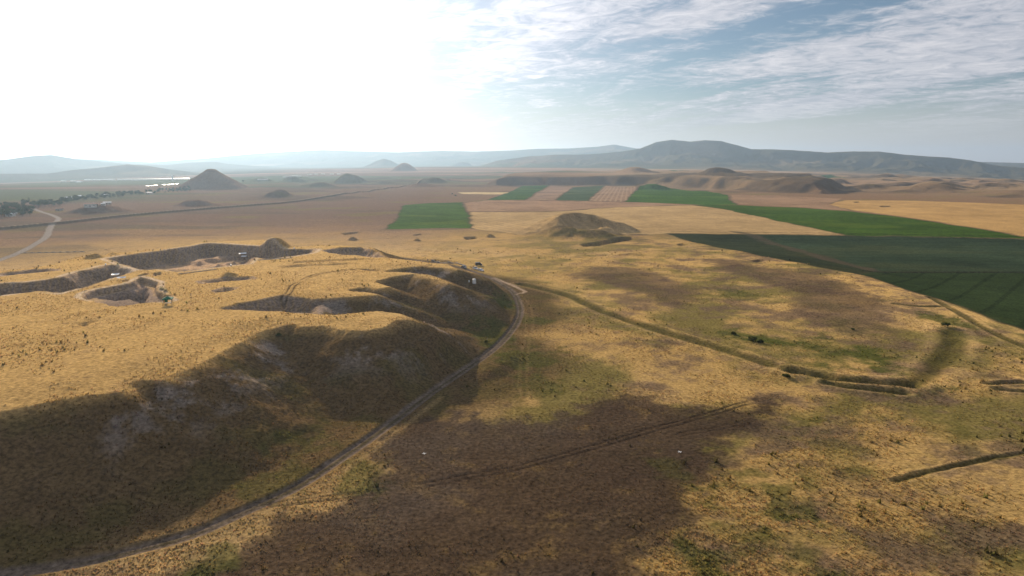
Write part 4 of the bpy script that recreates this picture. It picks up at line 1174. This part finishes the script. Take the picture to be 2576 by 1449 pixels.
for u, v, rz, sz, rm, wm, lab in ((175, 501, .3, (14, 8, 3.4), 'tin', 'wall', 'house with long pale roof above the village trees, left of the middle'), (199, 497, .2, (9, 7, 3.6), 'tin', 'wall', 'house with small pale roof above the middle of the tree row'),
                                  (269, 494, .5, (10, 7, 3.4), 'tin', 'mud', 'house with pale roof behind the right part of the tree row'), (270, 514, .4, (11, 7, 3.2), 'tin', 'mud', 'house with bright white roof in front of the tree row'),
                                  (260, 517, .4, (5, 4, 2.6), 'tin', 'wall', 'small hut with white roof left of the bright roofed house'), (228, 520, .4, (14, 8, 3.6), 'tile', 'wall', 'bluish white walled house with dark roof in front of the tree row'),
                                  (27, 544, .1, (8, 7, 3.2), 'tin', 'wall', 'pale house lower left inside the grove'), (34, 539, .6, (8, 6, 3.2), 'tile', 'wall', 'pale walled house with clay roof inside the grove'), (14, 533, .2, (9, 7, 3.2), 'tile', 'mud', 'mud walled house deep in the grove at the left edge'),
                                  (376, 488, .1, (13, 7, 3.4), 'tin', 'mud', 'house with bright roof at the right end of the village beside a poplar'), (240, 519, .5, (7, 6, 3.0), 'tile', 'mud', 'mud walled house between the bluish house and the small hut'),
                                  (150, 530, .3, (8, 7, 3.2), 'tile', 'mud', 'mud walled house right of the gravel road end')):
    house(u, v, rz, sz, rm, wm, lab, G)

SH_W = MB().prism([(-15, -1), (15, -1), (15, 4.0), (-15, 4.0)], -6, 6).mesh('wall', 'wall')
SH_R = MB().add([(-15.4, -6.5, 3.9), (15.4, -6.5, 3.9), (15.4, 0, 5.3), (-15.4, 0, 5.3), (-15.4, 6.5, 3.9), (15.4, 6.5, 3.9)], [(0, 1, 2, 3), (3, 2, 5, 4), (0, 3, 4), (1, 5, 2), (0, 4, 5, 1)]).mesh('roof', 'tin')
def shed(u, v, s, rz, label, group):
    t = thing('shed', at(u, v), rz, label, 'shed', group); t.scale = (s, s, s)
    part('wall', SH_W, t); part('roof', SH_R, t)
for k, u in enumerate((222, 243, 262, 281, 306, 324, 343, 362, 380, 397, 414, 432, 450, 467)): shed(u, 454.5 - (u - 222) * .012, 1.0, .05, ORD[k] + ' long white farm shed from the left in the glinting row behind the village', 'white sheds in the glinting row')
for k, (u, v) in enumerate(((160, 457), (184, 457), (200, 458.5))): shed(u, v, .8, -.3, ORD[k] + ' white farm shed from the left of the three beside the glinting row', 'white sheds at the left end')
for k, (u, v) in enumerate(((371, 468.5), (383, 468), (391, 467), (413, 465.5), (425, 465), (434, 464), (445, 463.5))): shed(u, v, .3, .9, ORD[k] + ' small white greenhouse from the left in the short row before the cone mound', 'small white greenhouses')
for k, (u, v) in enumerate(((655, 453), (668, 453), (716, 446), (724, 445.6), (733, 445), (742, 444.4), (752, 444), (780, 440), (795, 439.5), (812, 439), (835, 438.6), (852, 438.4))):
    shed(u, v, .55, .4, ORD[k] + ' tiny white house from the left of the hamlet right of the cone mound', 'far hamlet')
def silo():
    t = thing('silo', at(434, 453), 0, 'white grain silo tower standing above the glinting shed row', 'silo')
    part('tower', MB().tube((0, 0, -1), (0, 0, 17), 3.2, 3.0, 12).mesh('tower', 'tin'), t)
    part('roof', MB().tube((0, 0, 17), (0, 0, 19.5), 3.3, .4, 12).mesh('roof', 'tin'), t)
    part('elevator', MB().box((3.6, 0, 8.5), (1.0, 1.2, 19)).mesh('elevator', 'wall'), t)
silo()

# ------------------------------------------------------------------ grass
def grass():
    n = 150000
    r_ = np.random.default_rng(11)
    rad = np.exp(r_.uniform(math.log(92), math.log(520), n)); ang = r_.uniform(R(-38.5), R(38.5), n)
    x, y = rad * np.sin(ang), rad * np.cos(ang)
    i = np.clip(np.searchsorted(RR, rad) - 1, 0, NV - 1); j = np.clip(np.searchsorted(TH, ang) - 1, 0, NU - 1)
    col = COL[i * NU + j]
    q, _ = line_dist(TRACK, x, y, 12)
    lum = col[:, 0]
    keep = (q > 2.3) & (r_.random(n) < np.clip(0.10 + 3.2 * lum, 0, 1)) & (sdist(BASIN, x, y, 5) > 0)
    for k in (0, 1, 2, 3, 6, 7): keep &= (sdist(PITS[k][0], x, y, 5) > 0) | (r_.random(n) < .1)
    keep &= fbm(x, y, 16, 4, 130, 0.6) + r_.uniform(-.25, .25, n) > -0.08
    x, y, col, rad = x[keep], y[keep], col[keep], rad[keep]; n = len(x)
    z = zat(x, y) - 0.05
    clump = r_.random(n) < 0.05 * sstep(0.0, 0.4, fbm(x, y, 28, 4, 131, 0.6) + 0.12)
    col = np.where(clump[:, None], col * np.array((0.5, 0.55, 0.45)), col)
    green = col[:, 1] / col[:, 0]
    h = (0.16 + 0.20 * r_.random(n)) * np.where(clump, 2.3, 1.0) * np.where(green > 0.8, 1.5, 1.0) * np.where(col[:, 0] < .12, .75, 1.0) * (1 + rad / 1500)
    nb = 4
    az0 = r_.uniform(0, 2 * math.pi, n)
    V = np.zeros((n, nb, 3, 3)); 
    for b in range(nb):
        a = az0 + b * 2 * math.pi / nb + r_.uniform(-.5, .5, n)
        hb = h * r_.uniform(.65, 1.15, n); wb = hb * r_.uniform(.35, .6, n); lean = hb * r_.uniform(.25, .8, n)
        px, py = -np.sin(a), np.cos(a)
        V[:, b, 0] = np.stack([x - px * wb, y - py * wb, z], 1); V[:, b, 1] = np.stack([x + px * wb, y + py * wb, z], 1)
        V[:, b, 2] = np.stack([x + np.cos(a) * lean, y + np.sin(a) * lean, z + hb], 1)
    V = V.reshape(-1, 3); nt = n * nb
    me = bpy.data.meshes.new('grass')
    me.vertices.add(len(V)); me.vertices.foreach_set('co', V.ravel())
    me.loops.add(nt * 3); me.loops.foreach_set('vertex_index', np.arange(nt * 3, dtype=np.int32))
    me.polygons.add(nt); me.polygons.foreach_set('loop_start', np.arange(0, nt * 3, 3, dtype=np.int32))
    me.update()
    cc = col * r_.uniform(.85, 1.9, (n, 1)) * (1 + r_.normal(0, .06, (n, 3)))
    cc = np.repeat(np.clip(cc, .01, .6), nb * 3, axis=0)
    ca = me.color_attributes.new('albedo', 'FLOAT_COLOR', 'POINT')
    ca.data.foreach_set('color', np.hstack([cc, np.ones((len(cc), 1))]).ravel())
    me.materials.append(M['blade'])
    o = bpy.data.objects.new('grass', me); C.objects.link(o)
    tag(o, 'tufts of dry golden and olive grass over mound and plain', 'grass', None, 'stuff')
grass()
